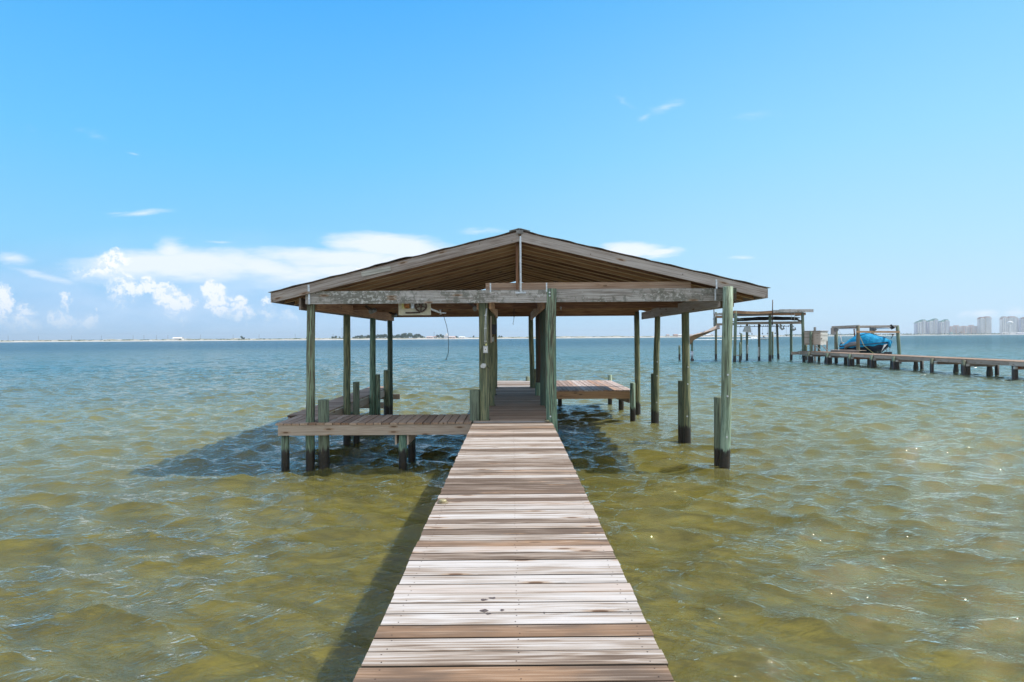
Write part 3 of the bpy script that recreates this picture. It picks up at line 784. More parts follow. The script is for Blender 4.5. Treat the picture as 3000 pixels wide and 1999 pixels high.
lx = P(2099, 850, sy).x
strap([((lx, sy + .07, 3.18), (lx, sy + .07, 3.40)), ((lx + .004, sy, 3.40), (lx, sy, 3.58))], .03)
for px in (1437, 1601):
    lx = P(px, 840, 11.9).x; strap([((lx, 11.87, 3.37), (lx, 11.87, 3.54))], .026)
# tacked-on patch board
mb = MB(); a = P(1059, 804, RY0 - .03); b = P(1144, 786, RY0 - .03); mb.beam(a, b, .012, .095); mb.build('patch_board', patch_m, house)
# bolt heads on the barge boards and front beam
for px, py in ((1405, 715), (1730, 745), (1500, 706), (925, 860), (926, 885), (1520, 855), (1535, 855), (2000, 804)):
    p = P(px, py, 11.816 if py < 810 else 11.876); mb = MB(); mb.tube([p, p + Vector((0, -.006, 0))], .009, 8); mb.build('bolt', steel_dk, house)

# ------------------------------------------------------------------ left catwalk
cat = thing('catwalk', 'low brown L-shaped timber catwalk round the left boat slip', 'catwalk', (-4.3, 14, 0))
mb = MB(); x = -4.50
FY = 11.82
while x < XL - .03:
    blocked = False
    y0 = FY
    plank_y(mb, y0, 13.07, x + .07, .143, nails=(FY + .05, 12.4))
    x += .1555
mb.build('front_deck_boards', [shade_deck_m, steel_dk, edge_m], cat)
mb = MB(); y = 13.16
while y < 20.85:
    plank_x(mb, -4.74 + .0 * y, -4.07, y); y += .147
mb.build('side_deck_boards', [shade_deck_m, steel_dk, edge_m], cat)
def cb(a, b, h=.19, w_=.04, m_=joist_m, name='joist'):
    mb = MB(); mb.beam(a, b, w_, h); return mb.build(name, m_, cat)
JZ = DZ - TH - .10
cb((-4.46, FY + .035, JZ), (XL, FY + .035, JZ), .195)
cb((-3.8, 13.03, JZ), (XL, 13.03, JZ))
cb((-4.44, FY + .06, JZ), (-4.44, 13.0, JZ))
cb((-4.05, 13.1, JZ), (-4.05, 20.85, JZ))
cb((-4.70, 13.1, JZ), (-4.70, 20.85, JZ))
for yy in (15.0, 17.9, 20.5): cb((-4.75, yy, JZ - .18), (-3.7, yy, JZ - .18), .17)
for x in (-3.0, -1.6): cb((x, FY + .07, JZ - .0), (x, 13.0, JZ))
def cp(x, y, z1, r, m_=pile_green):
    mb = MB(); mb.tube([(x, y, -2), (x, y, .3), (x, y, z1)], [r * 1.04, r, r * .96], 18, wob=.02); mb.build('piling', m_, cat)
cp(PX(834, 11.95, .5), 11.98, .66, .075)
cp(PX(1180, 11.95, .5), 11.95, .66, .078)
cp(PX(1205, 12.7, .5), 12.75, .66, .078, pile_dark)
cp(PX(964, 13.6, .3), 13.2, .66, .07, pile_dark)
cp(-4.62, 15.1, .66, .075); cp(-4.62, 18, .66, .075); cp(-4.62, 20.6, .66, .075)
for dx_ in (-.115, .115):
    mb = MB(); xx = PX(1180, 12.0, .5) + dx_
    mb.beam((xx, 11.9, .56), (xx, 13.0, .56), .035, .18); mb.build('cross_beam', joist_m, cat)

# ------------------------------------------------------------------ rear platform
rear = thing('rear_platform', 'sunlit reddish plank platform at the far end of the boathouse', 'platform', (2, 21, 0))
mb = MB(); y = 20.33
while y < 23.1:
    plank_x(mb, -.80, .78, y); y += .1452
mb.build('centre_deck_boards', [deck_m, steel_dk, edge_m], rear)
mb = MB(); x = .87
while x < 3.62:
    plank_y(mb, 18.72, 23.1, x); x += .150
red_m = wood('reddish_deck_wood', [(0.25, (.20, .12, .085)), (0.48, (.38, .27, .215)), (0.75, (.54, .46, .42))], warm=(.5, .24, .11), warm_amt=0.6)
mb.build('side_deck_boards', [red_m, steel_dk, edge_m], rear)
for a, b in (((.8, 18.76, JZ - .01), (3.68, 18.76, JZ - .01)), ((3.62, 18.8, JZ), (3.62, 23, JZ)), ((.8, 23.0, JZ), (3.6, 23.0, JZ)), ((-.78, 23.0, JZ), (.78, 23.0, JZ)), ((-.76, 20.3, JZ), (-.76, 23, JZ))):
    mb = MB(); mb.beam(a, b, .04, .22); mb.build('joist', brown_m, rear)
mb = MB(); mb.beam((3.55, 18.8, .60), (3.0, 22.8, .60), .04, .2); mb.build('cross_beam', joist_m, rear)
for px, Y, z1, r_, m_ in ((1787, 23.05, 1.10, .08, pile_light), (1820, 21.0, .65, .09, pile_barn), (1546, 23.1, 1.06, .08, pile_cut), (1453, 23.1, 1.16, .03, white), (1640, 23.0, .7, .08, pile_green)):
    mb = MB(); x = PX(px, Y, 1.0); mb.tube([(x, Y, -2), (x, Y, .4), (x, Y, z1)], [r_ * 1.05, r_, r_ * .95], 14, wob=.03 if m_ is not pile_barn else .12); mb.build('piling', m_, rear)

# ------------------------------------------------------------------ fittings on the boathouse
t_ = thing('boat_hoist', 'beige boat hoist winch plate with dark spoked wheel under the front beam', 'hoist', (-1.9, 12.25, 3.1))
a = P(1168, 893, 12.2); b = P(1262, 923.5, 12.2)
X0, X1, Z0, Z1 = a.x, b.x, b.z, 3.34
mb = MB(); mb.box(X0, X1, 12.2, 12.23, Z0, Z1)
for q in ((X0 + .03, X1 - .03, Z0 + .03, Z0 + .04), (X0 + .03, X1 - .03, Z0 + .012, Z0 + .018)): mb.box(q[0], q[1], 12.194, 12.2, q[2], q[3])
mb.box(X0, X0 + .02, 12.185, 12.2, Z0, Z1); mb.box(X1 - .02, X1, 12.185, 12.2, Z0, Z1); mb.box(X0 + .02, X1 - .02, 12.185, 12.2, Z0, Z0 + .014)
mb.build('back_plate', beige, t_)
wc = P(1233, 897, 12.16); mb = MB()
for k in range(28):
    a1, a2 = 2 * PI * k / 28, 2 * PI * (k + 1) / 28
    mb.beam(wc + Vector((math.cos(a1), 0, math.sin(a1))) * .105, wc + Vector((math.cos(a2), 0, math.sin(a2))) * .105, .03, .032, (0, 0, 1) if abs(math.cos(a1)) < .7 else (1, 0, 0))
for k in range(5):
    a1 = 2 * PI * k / 5 + .95; mb.beam(wc, wc + Vector((math.cos(a1), 0, math.sin(a1))) * .1, .02, .032, (0, 1, 0))
mb.tube([wc + Vector((0, .02, 0)), wc + Vector((0, -.02, 0))], .035, 14)
mb.build('wheel', steel_dk, t_)
mb = MB(); p = P(1192, 896, 12.15); mb.tube([p - Vector((.045, 0, 0)), p + Vector((.05, 0, 0))], .055, 16); mb.build('motor', copper, t_)
mb = MB(); p = P(1182, 897, 12.14); mb.box(p.x - .03, p.x + .03, 12.12, 12.18, p.z - .05, p.z + .1); mb.build('capacitor', yellow, t_)
mb = MB(); p = P(1209, 895, 12.15); mb.box(p.x - .028, p.x + .028, 12.13, 12.19, p.z - .06, p.z + .1); mb.build('bracket', galv, t_)
mb = MB(); a = P(1188, 917, 12.17); b = P(1231, 916, 12.17); mb.beam(a, b, .02, .028); mb.build('shaft', steel_dk, t_)
mb = MB(); mb.beam(P(1262, 906, 12.3), P(1288, 916, 12.45), .02, .035); mb.beam(P(1288, 917, 12.45), P(1307, 918, 12.5), .015, .015); mb.tube([P(1289, 908, 12.45), P(1291, 922, 12.45)], .02, 8); mb.build('drive_arm', galv, t_)

def pulley(px, py, Y, label):
    p = P(px, py, Y)
    t_ = thing('winch_pulley', label, 'pulley', p, 'grey winch gears under the beams')
    mb = MB(); mb.tube([p + Vector((-.03, -.06, -.02)), p + Vector((.03, .1, .03))], [.05, .055], 14); mb.build('drum', steel_grey, t_)
    mb = MB(); mb.beam(p + Vector((-.16, .05, .12)), p, .05, .05); mb.build('shaft', steel_dk, t_)
steel_grey = plain('dull_grey_steel', (.20, .20, .20), 0.5, 0.4, 0.2, 20)
pulley(1091, 912, 13.9, 'grey winch gear under the left side beam, nearer one of two')
pulley(1155, 925, 18.2, 'grey winch gear at the far end of the left side beam')
pulley(1396, 903, 12.9, 'grey round pulley hanging left of the post with the switch box')

t_ = thing('hanging_cable', 'thin black cable dangling below the beam right of the hoist', 'cable', (-1.5, 14.5, 3.2))
mb = MB(); mb.tube([P(1296, 905, 14.4), P(1301.5, 932, 14.4), P(1308, 953, 14.4), P(1313, 979, 14.4), P(1314.3, 1010, 14.4), P(1313.5, 1034, 14.4), P(1307.6, 1052, 14.4)], .006, 6); mb.build('wire', cable_m, t_)
mb = MB(); p = P(1307.6, 1052, 14.4); mb.tube([p, p + Vector((-.01, 0, -.03))], .011, 6); mb.build('end_tip', cable_m, t_)
t_ = thing('hanging_wire', 'short kinked wire hanging over the middle of the walk', 'wire', (0, 15, 3.2))
mb = MB(); mb.tube([P(1506, 902, 14.9), P(1506, 930, 14.9)], .012, 6); mb.build('sleeve', steel_dk, t_)
mb = MB(); mb.tube([P(1506, 930, 14.9), P(1504.5, 942, 14.9), P(1502.5, 948, 14.9), P(1505, 952, 14.9)], .005, 6); mb.build('wire', cable_m, t_)
t_ = thing('eye_hook', 'small steel eye hook hanging from a beam over the right slip', 'hook', P(1643, 905, 14.8))
mb = MB(); c = P(1643, 902, 14.8)
mb.tube([c + Vector((math.cos(k) * .018, 0, math.sin(k) * .018)) for k in np.linspace(0, 2 * PI, 12)], .005, 6, caps=False); mb.tube([c + Vector((0, 0, -.018)), c + Vector((.008, 0, -.06))], .006, 6); mb.build('hook', galv, t_)
t_ = thing('eye_hook', 'small steel eye hook under the far right corner of the roof', 'hook', P(1824, 904, 17.6))
mb = MB(); c = P(1823.5, 902, 17.6)
mb.tube([c + Vector((math.cos(k) * .022, 0, math.sin(k) * .022)) for k in np.linspace(0, 2 * PI, 12)], .006, 6, caps=False); mb.tube([c + Vector((0, 0, .02)), c + Vector((0, 0, .12))], .007, 6); mb.build('hook', steel_dk, t_)

fy = 12.04
t_ = thing('switch_box', 'pale weatherproof switch box on the front post left of the walk', 'switch box', P(1422, 1034, fy))
a = P(1415.5, 1014, fy - .05); b = P(1429, 1034.5, fy - .05)
mb = MB(); mb.box(a.x, b.x, fy - .06, fy + .02, b.z, a.z); mb.build('casing', greyp, t_)
mb = MB(); mb.box(a.x + .018, b.x - .018, fy - .068, fy - .06, b.z + .025, a.z - .025); mb.build('cover', white, t_)
mb = MB(); p = P(1422, 1024, fy - .07); mb.box(p.x - .006, p.x + .006, fy - .08, fy - .068, p.z - .012, p.z + .012); mb.build('toggle', steel_dk, t_)
mb = MB(); p = P(1424, 1010, fy - .03); mb.tube([p - Vector((0, 0, .025)), p, p + Vector((0, 0, .02))], [.02, .024, .012], 10); mb.build('conduit_nut', yellow, t_)
t_ = thing('power_conduit', 'two thin pale conduits clipped down the front of the left walk post', 'conduit', P(1423, 1010, fy))
for dx_ in (-2, 1.8):
    mb = MB(); mb.tube([P(1424 + dx_ * .4 + 1.5, 904, fy - .06), P(1423 + dx_ * .6, 930, fy - .055), P(1422 + dx_, 965, fy - .045), P(1421 + dx_, 1008, fy - .04)], .006, 6); mb.build('conduit_pipe', galv, t_)
mb = MB()
for py in (924, 962, 1000):
    p = P(1422, py, fy - .06); mb.beam(p - Vector((.025, 0, 0)), p + Vector((.025, 0, 0)), .01, .012)
mb.build('clips', white, t_)
t_ = thing('outlet_box', 'round grey outlet box tilted low on the front post left of the walk', 'outlet box', P(1416, 1073, fy))
p = P(1416, 1073, fy - .02)
mb = MB(); mb.tube([p + Vector((0, .03, 0)), p + Vector((0, -.05, .01))], [.05, .046], 12); mb.build('casing', greyp, t_)
mb = MB(); mb.beam(p + Vector((-.05, -.03, -.01)), p + Vector((.05, -.03, .03)), .05, .05); mb.build('cover', greyp, t_)
mb = MB(); mb.tube([P(1416, 1014, fy - .04), P(1409, 1025, fy - .0), P(1407.5, 1045, fy), P(1408.5, 1058, fy)], .006, 6); mb.tube([P(1418, 1034, fy - .05), P(1418, 1050, fy - .05), P(1417, 1068, fy - .05)], .006, 6)
mb.tube([P(1422, 1071, fy - .06), P(1428, 1073, fy - .05), P(1434, 1082, fy)], .007, 6); mb.build('cord', cable_m, t_)
Y2 = 14.6
t_ = thing('breaker_box', 'dark blue-black breaker box on the second post left of the walk', 'breaker box', P(1448, 979, Y2))
a = P(1441, 951, Y2 - .06); b = P(1454, 979.5, Y2 - .06)
mb = MB(); mb.box(a.x, b.x, Y2 - .1, Y2 + .05, b.z, a.z); mb.build('casing', black, t_)
mb = MB(); mb.box(b.x, b.x + .012, Y2 - .1, Y2 - .02, b.z + .12, a.z + .005); mb.build('door', black, t_)
mb = MB(); a = P(1440.5, 988, Y2 - .06); b = P(1446, 1001, Y2 - .06); mb.box(a.x, b.x, Y2 - .1, Y2, b.z, a.z); mb.build('meter_box', greyp, t_)
mb = MB(); mb.tube([P(1445, 980, Y2 - .06), P(1444, 988, Y2 - .06)], .014, 8); mb.tube([P(1451, 980, Y2 - .06), P(1452, 1003, Y2 - .05)], .012, 8); mb.build('conduit', rust, t_)
mb = MB(); a = P(1436, 927, Y2 - .1); b = P(1441, 1005, Y2 - .1); mb.box(a.x, b.x, Y2 - .12, Y2 - .02, b.z, a.z); mb.build('backboard', joist_m, t_)

# ------------------------------------------------------------------ the neighbour's pier
pier = thing('neighbour_pier', 'long low timber pier on stubby barnacled pilings at the right', 'pier', (28.8, 46, 0))
PXL, PXR, PZ = 27.75, 29.55, 1.0
mb = MB(); y = 24.0
while y < 60.5:
    mb.beam((PXL, y, PZ - .02 + random.uniform(-.006, .006)), (PXR, y, PZ - .02 + random.uniform(-.006, .006)), .14, .04); y += .152
mb.build('deck_boards', shade_deck_m, pier)
for x in (PXL + .03, PXR - .03):
    y = 24.0
    while y < 60.4:
        mb = MB(); mb.beam((x, y + .01, PZ - .15 + random.uniform(-.01, .01)), (x, min(y + 3.6, 60.4), PZ - .15 + random.uniform(-.01, .01)), .045, .22); mb.build('stringer', joist_m, pier); y += 3.6
rusty_joist = wood('rust_stained_joist', [(0.2, (.20, .14, .10)), (0.5, (.32, .25, .20)), (0.85, (.44, .38, .33))], warm=(.28, .10, .04), warm_amt=1.3)
def ragged(x, y, r, z1, m_, par, name='piling', amp=.12):
    mb = MB(); K = 8; pts = []; rad = []
    for i in range(K):
        t_ = i / (K - 1); z = -1.6 + (z1 + 1.6) * t_
        pts.append((x, y, z)); rad.append(r * (1 + amp * random.uniform(-1, 1) + (.18 if -.2 < z < .15 else 0)))
    mb.tube(pts, rad, 12, wob=.05); return mb.build(name, m_, par)
for i, yy in enumerate((27.3, 31.0, 34.5, 38.1, 41.0, 45.1, 47.9, 51.0, 54.6, 58.0)):
    for x, sg in ((PXL - .02, 1), (PXR - .02, -1)):
        if not (yy == 34.5 and sg > 0):
            mb = MB(); mb.tube([(x - .12 * sg, yy, -1.6), (x - .12 * sg, yy, PZ - .06)], .115, 12, wob=.03); mb.build('piling', pile_far, pier)
        if yy != 41.0 or sg < 0: ragged(x + .22 * sg, yy + .15, .135, PZ - .22, pile_barn, pier)
    mb = MB(); mb.beam((PXL + .15, yy - .12, PZ - .36), (PXR - .1, yy - .12, PZ - .36), .05, .19); mb.build('cross_beam', rusty_joist, pier)
    mb = MB(); mb.beam((PXL - .05, yy - .1, PZ - .36), (PXL + .12, yy - .1, PZ - .36), .1, .15); mb.build('beam_end', patch_m, pier)

# ------------------------------------------------------------------ the wrecked boathouse
wreck = thing('wrecked_boathouse', 'storm-damaged boathouse with sagging flat roof at the end of the neighbouring pier', 'boathouse', (24.5, 62.5, 0))
def wp(px, py_top, Y, r, m_=pile_far, dpx=0, par=None, name='post'):
    a = P(px + dpx, py_top, Y); b = P(px, 1058, Y)
    mb = MB(); K = 7; pts = [b + (a - b) * (i / (K - 1)) for i in range(K)]; d = (b - a).normalized(); pts = [Vector((b.x + d.x * 2, Y, b.z - 2))] + pts
    mb.tube(pts, [r] * 3 + [r * .97] * 5, 14, wob=.03); return mb.build(name, m_, par or wreck)
wp(2097.5, 915, 66.7, .125); wp(2152, 912, 60.1, .145, dpx=3.5); wp(2188.5, 945, 66.5, .125, pile_far)
wp(2224, 948, 63.8, .125); wp(2255.8, 911.4, 61.2, .145); wp(2280.5, 946, 66, .12, dpx=-4.5); wp(2318, 942, 63.1, .13); wp(2355, 918, 60.2, .14, dpx=-4)
wp(2170.7, 977, 68, .11, pile_far, 1, name='short_piling'); wp(2263.5, 971.8, 68.4, .10, pile_brown, 0, name='short_piling'); wp(2168, 1003, 59.7, .10, name='short_piling')
wp(2375.7, 972, 58.6, .125); wp(2361.5, 1010, 64, .11, pile_brown, name='short_piling'); wp(2399.5, 1008, 59.6, .12, pile_brown, name='short_piling')
def wbm(p0, p1, w_, h, m_=beam_m, name='beam', up=(0, 0, 1), tw=0, par=None):
    mb = MB(); mb.beam(p0, p1, w_, h, up, twist=tw); return mb.build(name, m_, par or wreck)
wbm(P(2093, 922, 61), P(2150, 917, 61), .05, .22, lich_m, 'fascia')
wbm(P(2149, 914, 60), P(2185, 916, 60), .05, .26, brown_m, 'fascia'); wbm(P(2185, 916, 60), P(2225, 917, 60), .05, .26, brown_m, 'fascia'); wbm(P(2225, 917, 60), P(2283, 913, 60), .05, .26, brown_m, 'fascia')
wbm(P(2265, 913.5, 59.8), P(2283, 912, 59.8), .05, .22, lich_m, 'fascia'); wbm(P(2283, 911, 59.8), P(2383, 910.5, 59.8), .06, .29, lich_m, 'fascia')
wbm(P(2098, 929, 61.4), P(2150, 929, 61.4), .05, .22, brown_m)
wbm(P(2155, 925, 60.3), P(2255, 922.5, 60.3), .05, .17, beam_m); wbm(P(2258, 921, 60.2), P(2360, 920, 60.2), .06, .24, brown_m)
wbm(P(2098, 951, 63), P(2152, 950, 63), .08, .22, joist_m); wbm(P(2152, 947.5, 62), P(2350, 945.5, 62), .08, .26, joist_m)
wbm(P(2094, 922, 61), P(2100, 929, 66.7), .05, .22); wbm(P(2360, 920, 60.2), P(2330, 924, 66.5), .05, .22, brown_m)
# sagging roof sheet and fallen strips
def sheet(c, name, m_, par, n=10, sag=0.0, th=.03):
    a, b, c_, d = [Vector(q) for q in c]; mb = MB()
    top = []
    for i in range(n + 1):
        u = i / n; row = []
        for j in range(n + 1):
            v = j / n; p = a.lerp(b, u).lerp(d.lerp(c_, u), v)
            p.z += -sag * math.sin(PI * u) * (0.6 + .4 * v) + .02 * math.sin(u * 23 + v * 7); row.append(p)
        top.append(row)
    mb.grid(top); mb.grid([[p - Vector((0, 0, th)) for p in r_] for r_ in top])
    return mb.build(name, m_, par)
sheet([P(2150, 911, 60), P(2270, 911, 60), P(2290, 917, 66.5), P(2110, 924, 66.5)], 'roof_sheet', tin, wreck, sag=.12)
sheet([P(2262, 909.5, 59.9), P(2382, 906.5, 59.9), P(2350, 916, 66.5), P(2285, 918, 66.5)], 'roof_sheet', tin, wreck)
sheet([P(2150, 942, 61.5), P(2330, 938, 61.5), P(2345, 930, 65), P(2170, 932, 65)], 'fallen_ceiling', sheath_m, wreck, sag=-.12)
sheet([P(2133, 935, 61.5), P(2152, 943, 61.5), P(2152, 945, 63), P(2133, 938, 63)], 'loose_board', joist_m, wreck, sag=0)
sheet([P(2160, 931, 61), P(2180, 935, 61), P(2176, 936, 61.6), P(2158, 936, 61.6)], 'loose_board', patch_m, wreck, sag=0)
sheet([P(2325, 929, 60.5), P(2349, 940, 60.5), P(2346, 943, 63), P(2322, 934, 63)], 'loose_board', sheath_m, wreck, sag=0)
# conduit rail with hooks
mb = MB(); mb.tube([P(2158, 957.5, 61.6), P(2312, 956, 61.6)], .028, 8); mb.build('pipe_rail', steel_dk, wreck)
hk = [2170, 2186, 2196, 2210, 2228, 2236, 2243, 2248, 2262, 2267, 2275, 2281, 2297, 2311]
for px in hk:
    mb = MB(); a = P(px, 952.5, 61.6); mb.tube([a, a + Vector((.03, 0, -.1)), a + Vector((-.02, 0, -.17)), a + Vector((-.06, 0, -.12))], .03, 6); mb.build('hook', steel_dk, wreck)
for px, y0, y1 in ((2167.5, 957, 975), (2203, 958, 977), (2234, 958, 976), (2248.5, 958, 976), (2271, 958, 975), (2303.5, 958, 981), (2194, 958, 982)):
    mb = MB(); mb.tube([P(px, y0, 61.6), P(px, y1, 61.6)], .008, 5); cbo = mb.build('lift_cable', steel_dk, wreck)
    mb = MB(); a = P(px, y1, 61.6); mb.tube([a, a - Vector((0, 0, .06)), a - Vector((0, 0, .14))], [.03, .07, .01], 8); sub(mb, 'cable_weight', steel_dk, cbo)
mb = MB(); mb.beam(P(2318.5, 917, 60.1), P(2318.5, 937, 60.1), .03, .03, (0, 1, 0)); mb.build('hanging_strap', patch_m, wreck)
mb = MB(); mb.beam(P(2328, 917, 60.1), P(2328, 941, 60.1), .03, .03, (0, 1, 0)); mb.build('hanging_strap', patch_m, wreck)
t_ = thing('hanging_tarp', 'grey white trapezoid tarp bag hanging under the wrecked boathouse roof', 'tarp', P(2189, 975, 61.4))
mb = MB(); rows = []
for k in range(9):
    v = k / 8
    L = P(2184 - 6.5 * v ** .8, 955 + 17 * v, 61.4); Rr = P(2197.5 + 4 * v, 955 + 18.5 * v, 61.4)
    rows.append([L.lerp(Rr, j / 12) + Vector((0, -.10 * math.sin(PI * j / 12) * v + .02 * math.sin(j * 2.4), -.04 * math.sin(PI * j / 12) * v)) for j in range(13)])
mb.grid(rows); mb.grid([[p + Vector((0, .10 + .1 * (i / 8), 0)) for p in r_] for i, r_ in enumerate(rows)])
for i in range(8):
    for j in (0, 12):
        p, q = rows[i][j], rows[i + 1][j]; o0, o1 = Vector((0, .1 + .1 * i / 8, 0)), Vector((0, .1 + .1 * (i + 1) / 8, 0)); mb.quad([p, q, q + o1, p + o0])
mb.quad([rows[8][0], rows[8][12], rows[8][12] + Vector((0, .2, 0)), rows[8][0] + Vector((0, .2, 0))])
mb.build('cloth', greyp, t_)
mb = MB(); mb.beam(P(2178, 971.5, 61.32), P(2201, 974.5, 61.32), .02, .05); mb.build('hem_bar', white, t_)
def debris(px, py, lab):
    p = P(px, py, 61.5); t_ = thing('hanging_debris', lab, 'debris', p)
    mb = MB(); mb.tube([p + Vector((-.1, 0, .35)), p + Vector((.05, 0, .15)), p + Vector((-.05, .02, .0)), p + Vector((.16, 0, -.2))], [.06, .13, .09, .12], 7, wob=.2); mb.build('tangle', greyp, t_)
    mb = MB(); mb.tube([p + Vector((.16, 0, -.2)), p + Vector((.3, 0, -.12)), p + Vector((.25, 0, .1))], [.05, .07, .03], 6, wob=.2); mb.build('loose_end', steel_dk, t_)
debris(2288, 960, 'tangled grey fittings hanging from the pipe rail of the wrecked boathouse')
debris(2321.5, 962, 'torn grey cloth caught on the rail beside the right wrecked posts')
for px0, py0, px1, py1, Y, lab in ((2091.5, 891.5, 2092, 957, 61, 'thin dark mast rising at the left corner of the wrecked boathouse'), (2263.7, 879, 2262.5, 953, 60, 'thin dark mast standing above the middle of the wrecked roof')):
    t_ = thing('mast_pole', lab, 'pole', P(px1, py1, Y))
    mb = MB(); mb.tube([P(px1, py1, Y), P(px0, py0, Y)], [.055, .045], 8); mb.build('pole_shaft', steel_dk, t_)
    mb = MB(); p = P((px0 + px1) / 2, py1 - 22, Y); mb.beam(p - Vector((.12, 0, 0)), p + Vector((.12, 0, 0)), .1, .05); mb.build('bracket', steel_dk, t_)
# fallen gangway roof strip
t_ = thing('fallen_roof_strip', 'twisted strip of torn roofing sagging down to a lone piling', 'roof wreckage', P(2060, 970, 63))
top = [(2020, 986, 985.5, 1012), (2032, 980, 981, 997), (2045, 976.5, 978, 990), (2060, 972, 975, 983), (2072, 968, 971, 978), (2085, 961, 968, 972), (2096, 955, 964, 967), (2108, 953, 962, 964)]
mb = MB(); mb.grid([[P(x, a_, 63.5), P(x + 1, m__, 62.8), P(x + 1, m__ + .6, 62.78)] for x, a_, m__, b__ in top]); mb.build('upper_face', joist_m, t_)
mb = MB(); mb.grid([[P(x + 1, m__ + .6, 62.78), P(x + 1, b__, 63.2), P(x + 1, b__, 63.3), P(x, a_ + .5, 63.6)] for x, a_, m__, b__ in top]); mb.build('lower_face', brown_m, t_)
def lone(px, pt, Y, r, lab, sleeve=None, dpx=0):
    b = P(px, 1058, Y)
    t_ = thing('lone_piling', lab, 'piling', (b.x, Y, 0))
    wp(px, pt, Y, r, pile_far, dpx, par=t_, name='pole_shaft')
    if sleeve:
        mb = MB(); x = P(px, 1040, Y).x; mb.tube([(x + .02, Y, .25), (x, Y, P(px, sleeve, Y).z)], [.12, .155], 12, wob=.06); mb.build('torn_sleeve', plain('faded_sleeve', (.55, .62, .70), .6, 0, .3, 3), t_)
        mb = MB(); mb.tube([(x + .05, Y, -.3), (x + .05, Y, .18), (x + .05, Y, .24)], [.17, .17, .1], 10, wob=.1); mb.build('weed_collar', pile_barn, t_)
lone(1990.5, 1012.4, 66.8, .11, 'short lone piling standing furthest left of the wrecked boathouse')
lone(2027, 985.3, 63.4, .11, 'lone piling with torn pale blue sleeve holding up the fallen roof strip', 1029, .8)
# low links and debris round the wreck
wbm(P(2318, 1035, 61), P(2350, 1035, 60.8), .12, .28, rusty_joist, 'low_beam'); wbm(P(2350, 1031.5, 60.5), P(2375, 1034, 58.8), .1, .22, rusty_joist, 'low_beam'); wbm(P(2350, 1039.5, 60), P(2373, 1040, 59), .06, .16, patch_m, 'low_beam')
wbm(P(2155, 1041, 60), P(2169, 1042, 60), .05, .1, joist_m, 'low_beam')
mb = MB(); mb.beam(P(2189, 1036, 66.3), P(2190, 1011, 66.3), .08, .03, (0, 1, 0)); mb.build('torn_sleeve', white, wreck)
mb = MB(); mb.beam(P(2223, 1045, 63.6), P(2223, 1017, 63.6), .09, .03, (0, 1, 0)); mb.build('torn_sleeve', white, wreck)
t_ = thing('hose_loop', 'black hose loop hanging off the pier end beside the wreck', 'hose', P(2348, 1040, 60))
mb = MB(); mb.tube([P(2343, 1052, 60), P(2344, 1040, 60), P(2346.5, 1026, 60), P(2349, 1023, 60), P(2350.5, 1030, 60), P(2350, 1044, 60), P(2347, 1051, 60)], .02, 6); mb.build('hose', cable_m, t_)

# ------------------------------------------------------------------ storage box on the pier
t_ = thing('storage_locker', 'weathered grey plank locker raised on struts over the pier', 'locker', (P(2400, 1010, 59).x, 58.9, 1.9))
A = P(2357, 1010, 59.2); B = P(2403.5, 1011, 58.2); Cc = P(2424.5, 1011, 60.2); H = .041 * 31.5
zt = P(2403, 971, 58.2).z; zb = P(2403, 1011, 58.2).z
def wallp(a, b, n, name, m_, par):
    mb = MB(); h = (zt - zb) / n
    for k in range(n):
        mb.beam((a.x, a.y, zb + (k + .5) * h), (b.x, b.y, zb + (k + .5) * h), .04, h - .008)
    mb.build(name, m_, par)
Dd = Vector((A.x + Cc.x - B.x, A.y + Cc.y - B.y, 0))
wallp(A, B, 8, 'side_wall', joist_m, t_); wallp(B, Cc, 8, 'front_wall', patch_m, t_); wallp(Cc, Dd, 8, 'rear_wall', joist_m, t_); wallp(Dd, A, 8, 'end_wall', joist_m, t_)
mb = MB(); dv = (B - A).normalized(); m0 = A.lerp(B, .55); m1 = A.lerp(B, .98)
mb.beam((m0.x, m0.y - .04, (zt + zb) / 2 - .08), (m1.x, m1.y - .04, (zt + zb) / 2 - .08), .03, (zt - zb) * .8); mb.build('door', joist_m, t_)
mb = MB(); q = P(2405, 993, 58.1); mb.beam(q - Vector((0, .05, .12)), q + Vector((0, -.05, .12)), .03, .03, (0, 1, 0)); mb.beam(q, q + Vector((.12, -.04, .06)), .03, .03); mb.build('latch', steel_dk, t_)
mb = MB(); rows = [[(A.x - .1, A.y, zt), (Dd.x, Dd.y + .1, zt)], [(B.x, B.y - .12, zt), (Cc.x + .12, Cc.y, zt)]]
mb.grid([[Vector(p) + Vector((0, 0, .06)) for p in r_] for r_ in rows], smooth=False); mb.grid(rows, smooth=False)
for p, q in ((rows[0][0], rows[1][0]), (rows[1][0], rows[1][1]), (rows[1][1], rows[0][1])): mb.quad([p, q, Vector(q) + Vector((0, 0, .06)), Vector(p) + Vector((0, 0, .06))])
mb.build('lid', beam_m, t_)
for p0, p1 in (((2389, 1011), (2404, 1028)), ((2408, 1012), (2426, 1029))):
    mb = MB(); mb.beam(P(*p0, 58.1), P(*p1, 57.8), .05, .13, (0, 1, 0)); mb.build('strut', patch_m, t_)
for px in (2379, 2423):
    mb = MB(); mb.beam(P(px, 1030, 58.9), P(px, 1000, 58.9), .1, .1, (0, 1, 0)); mb.build('leg', joist_m, t_)
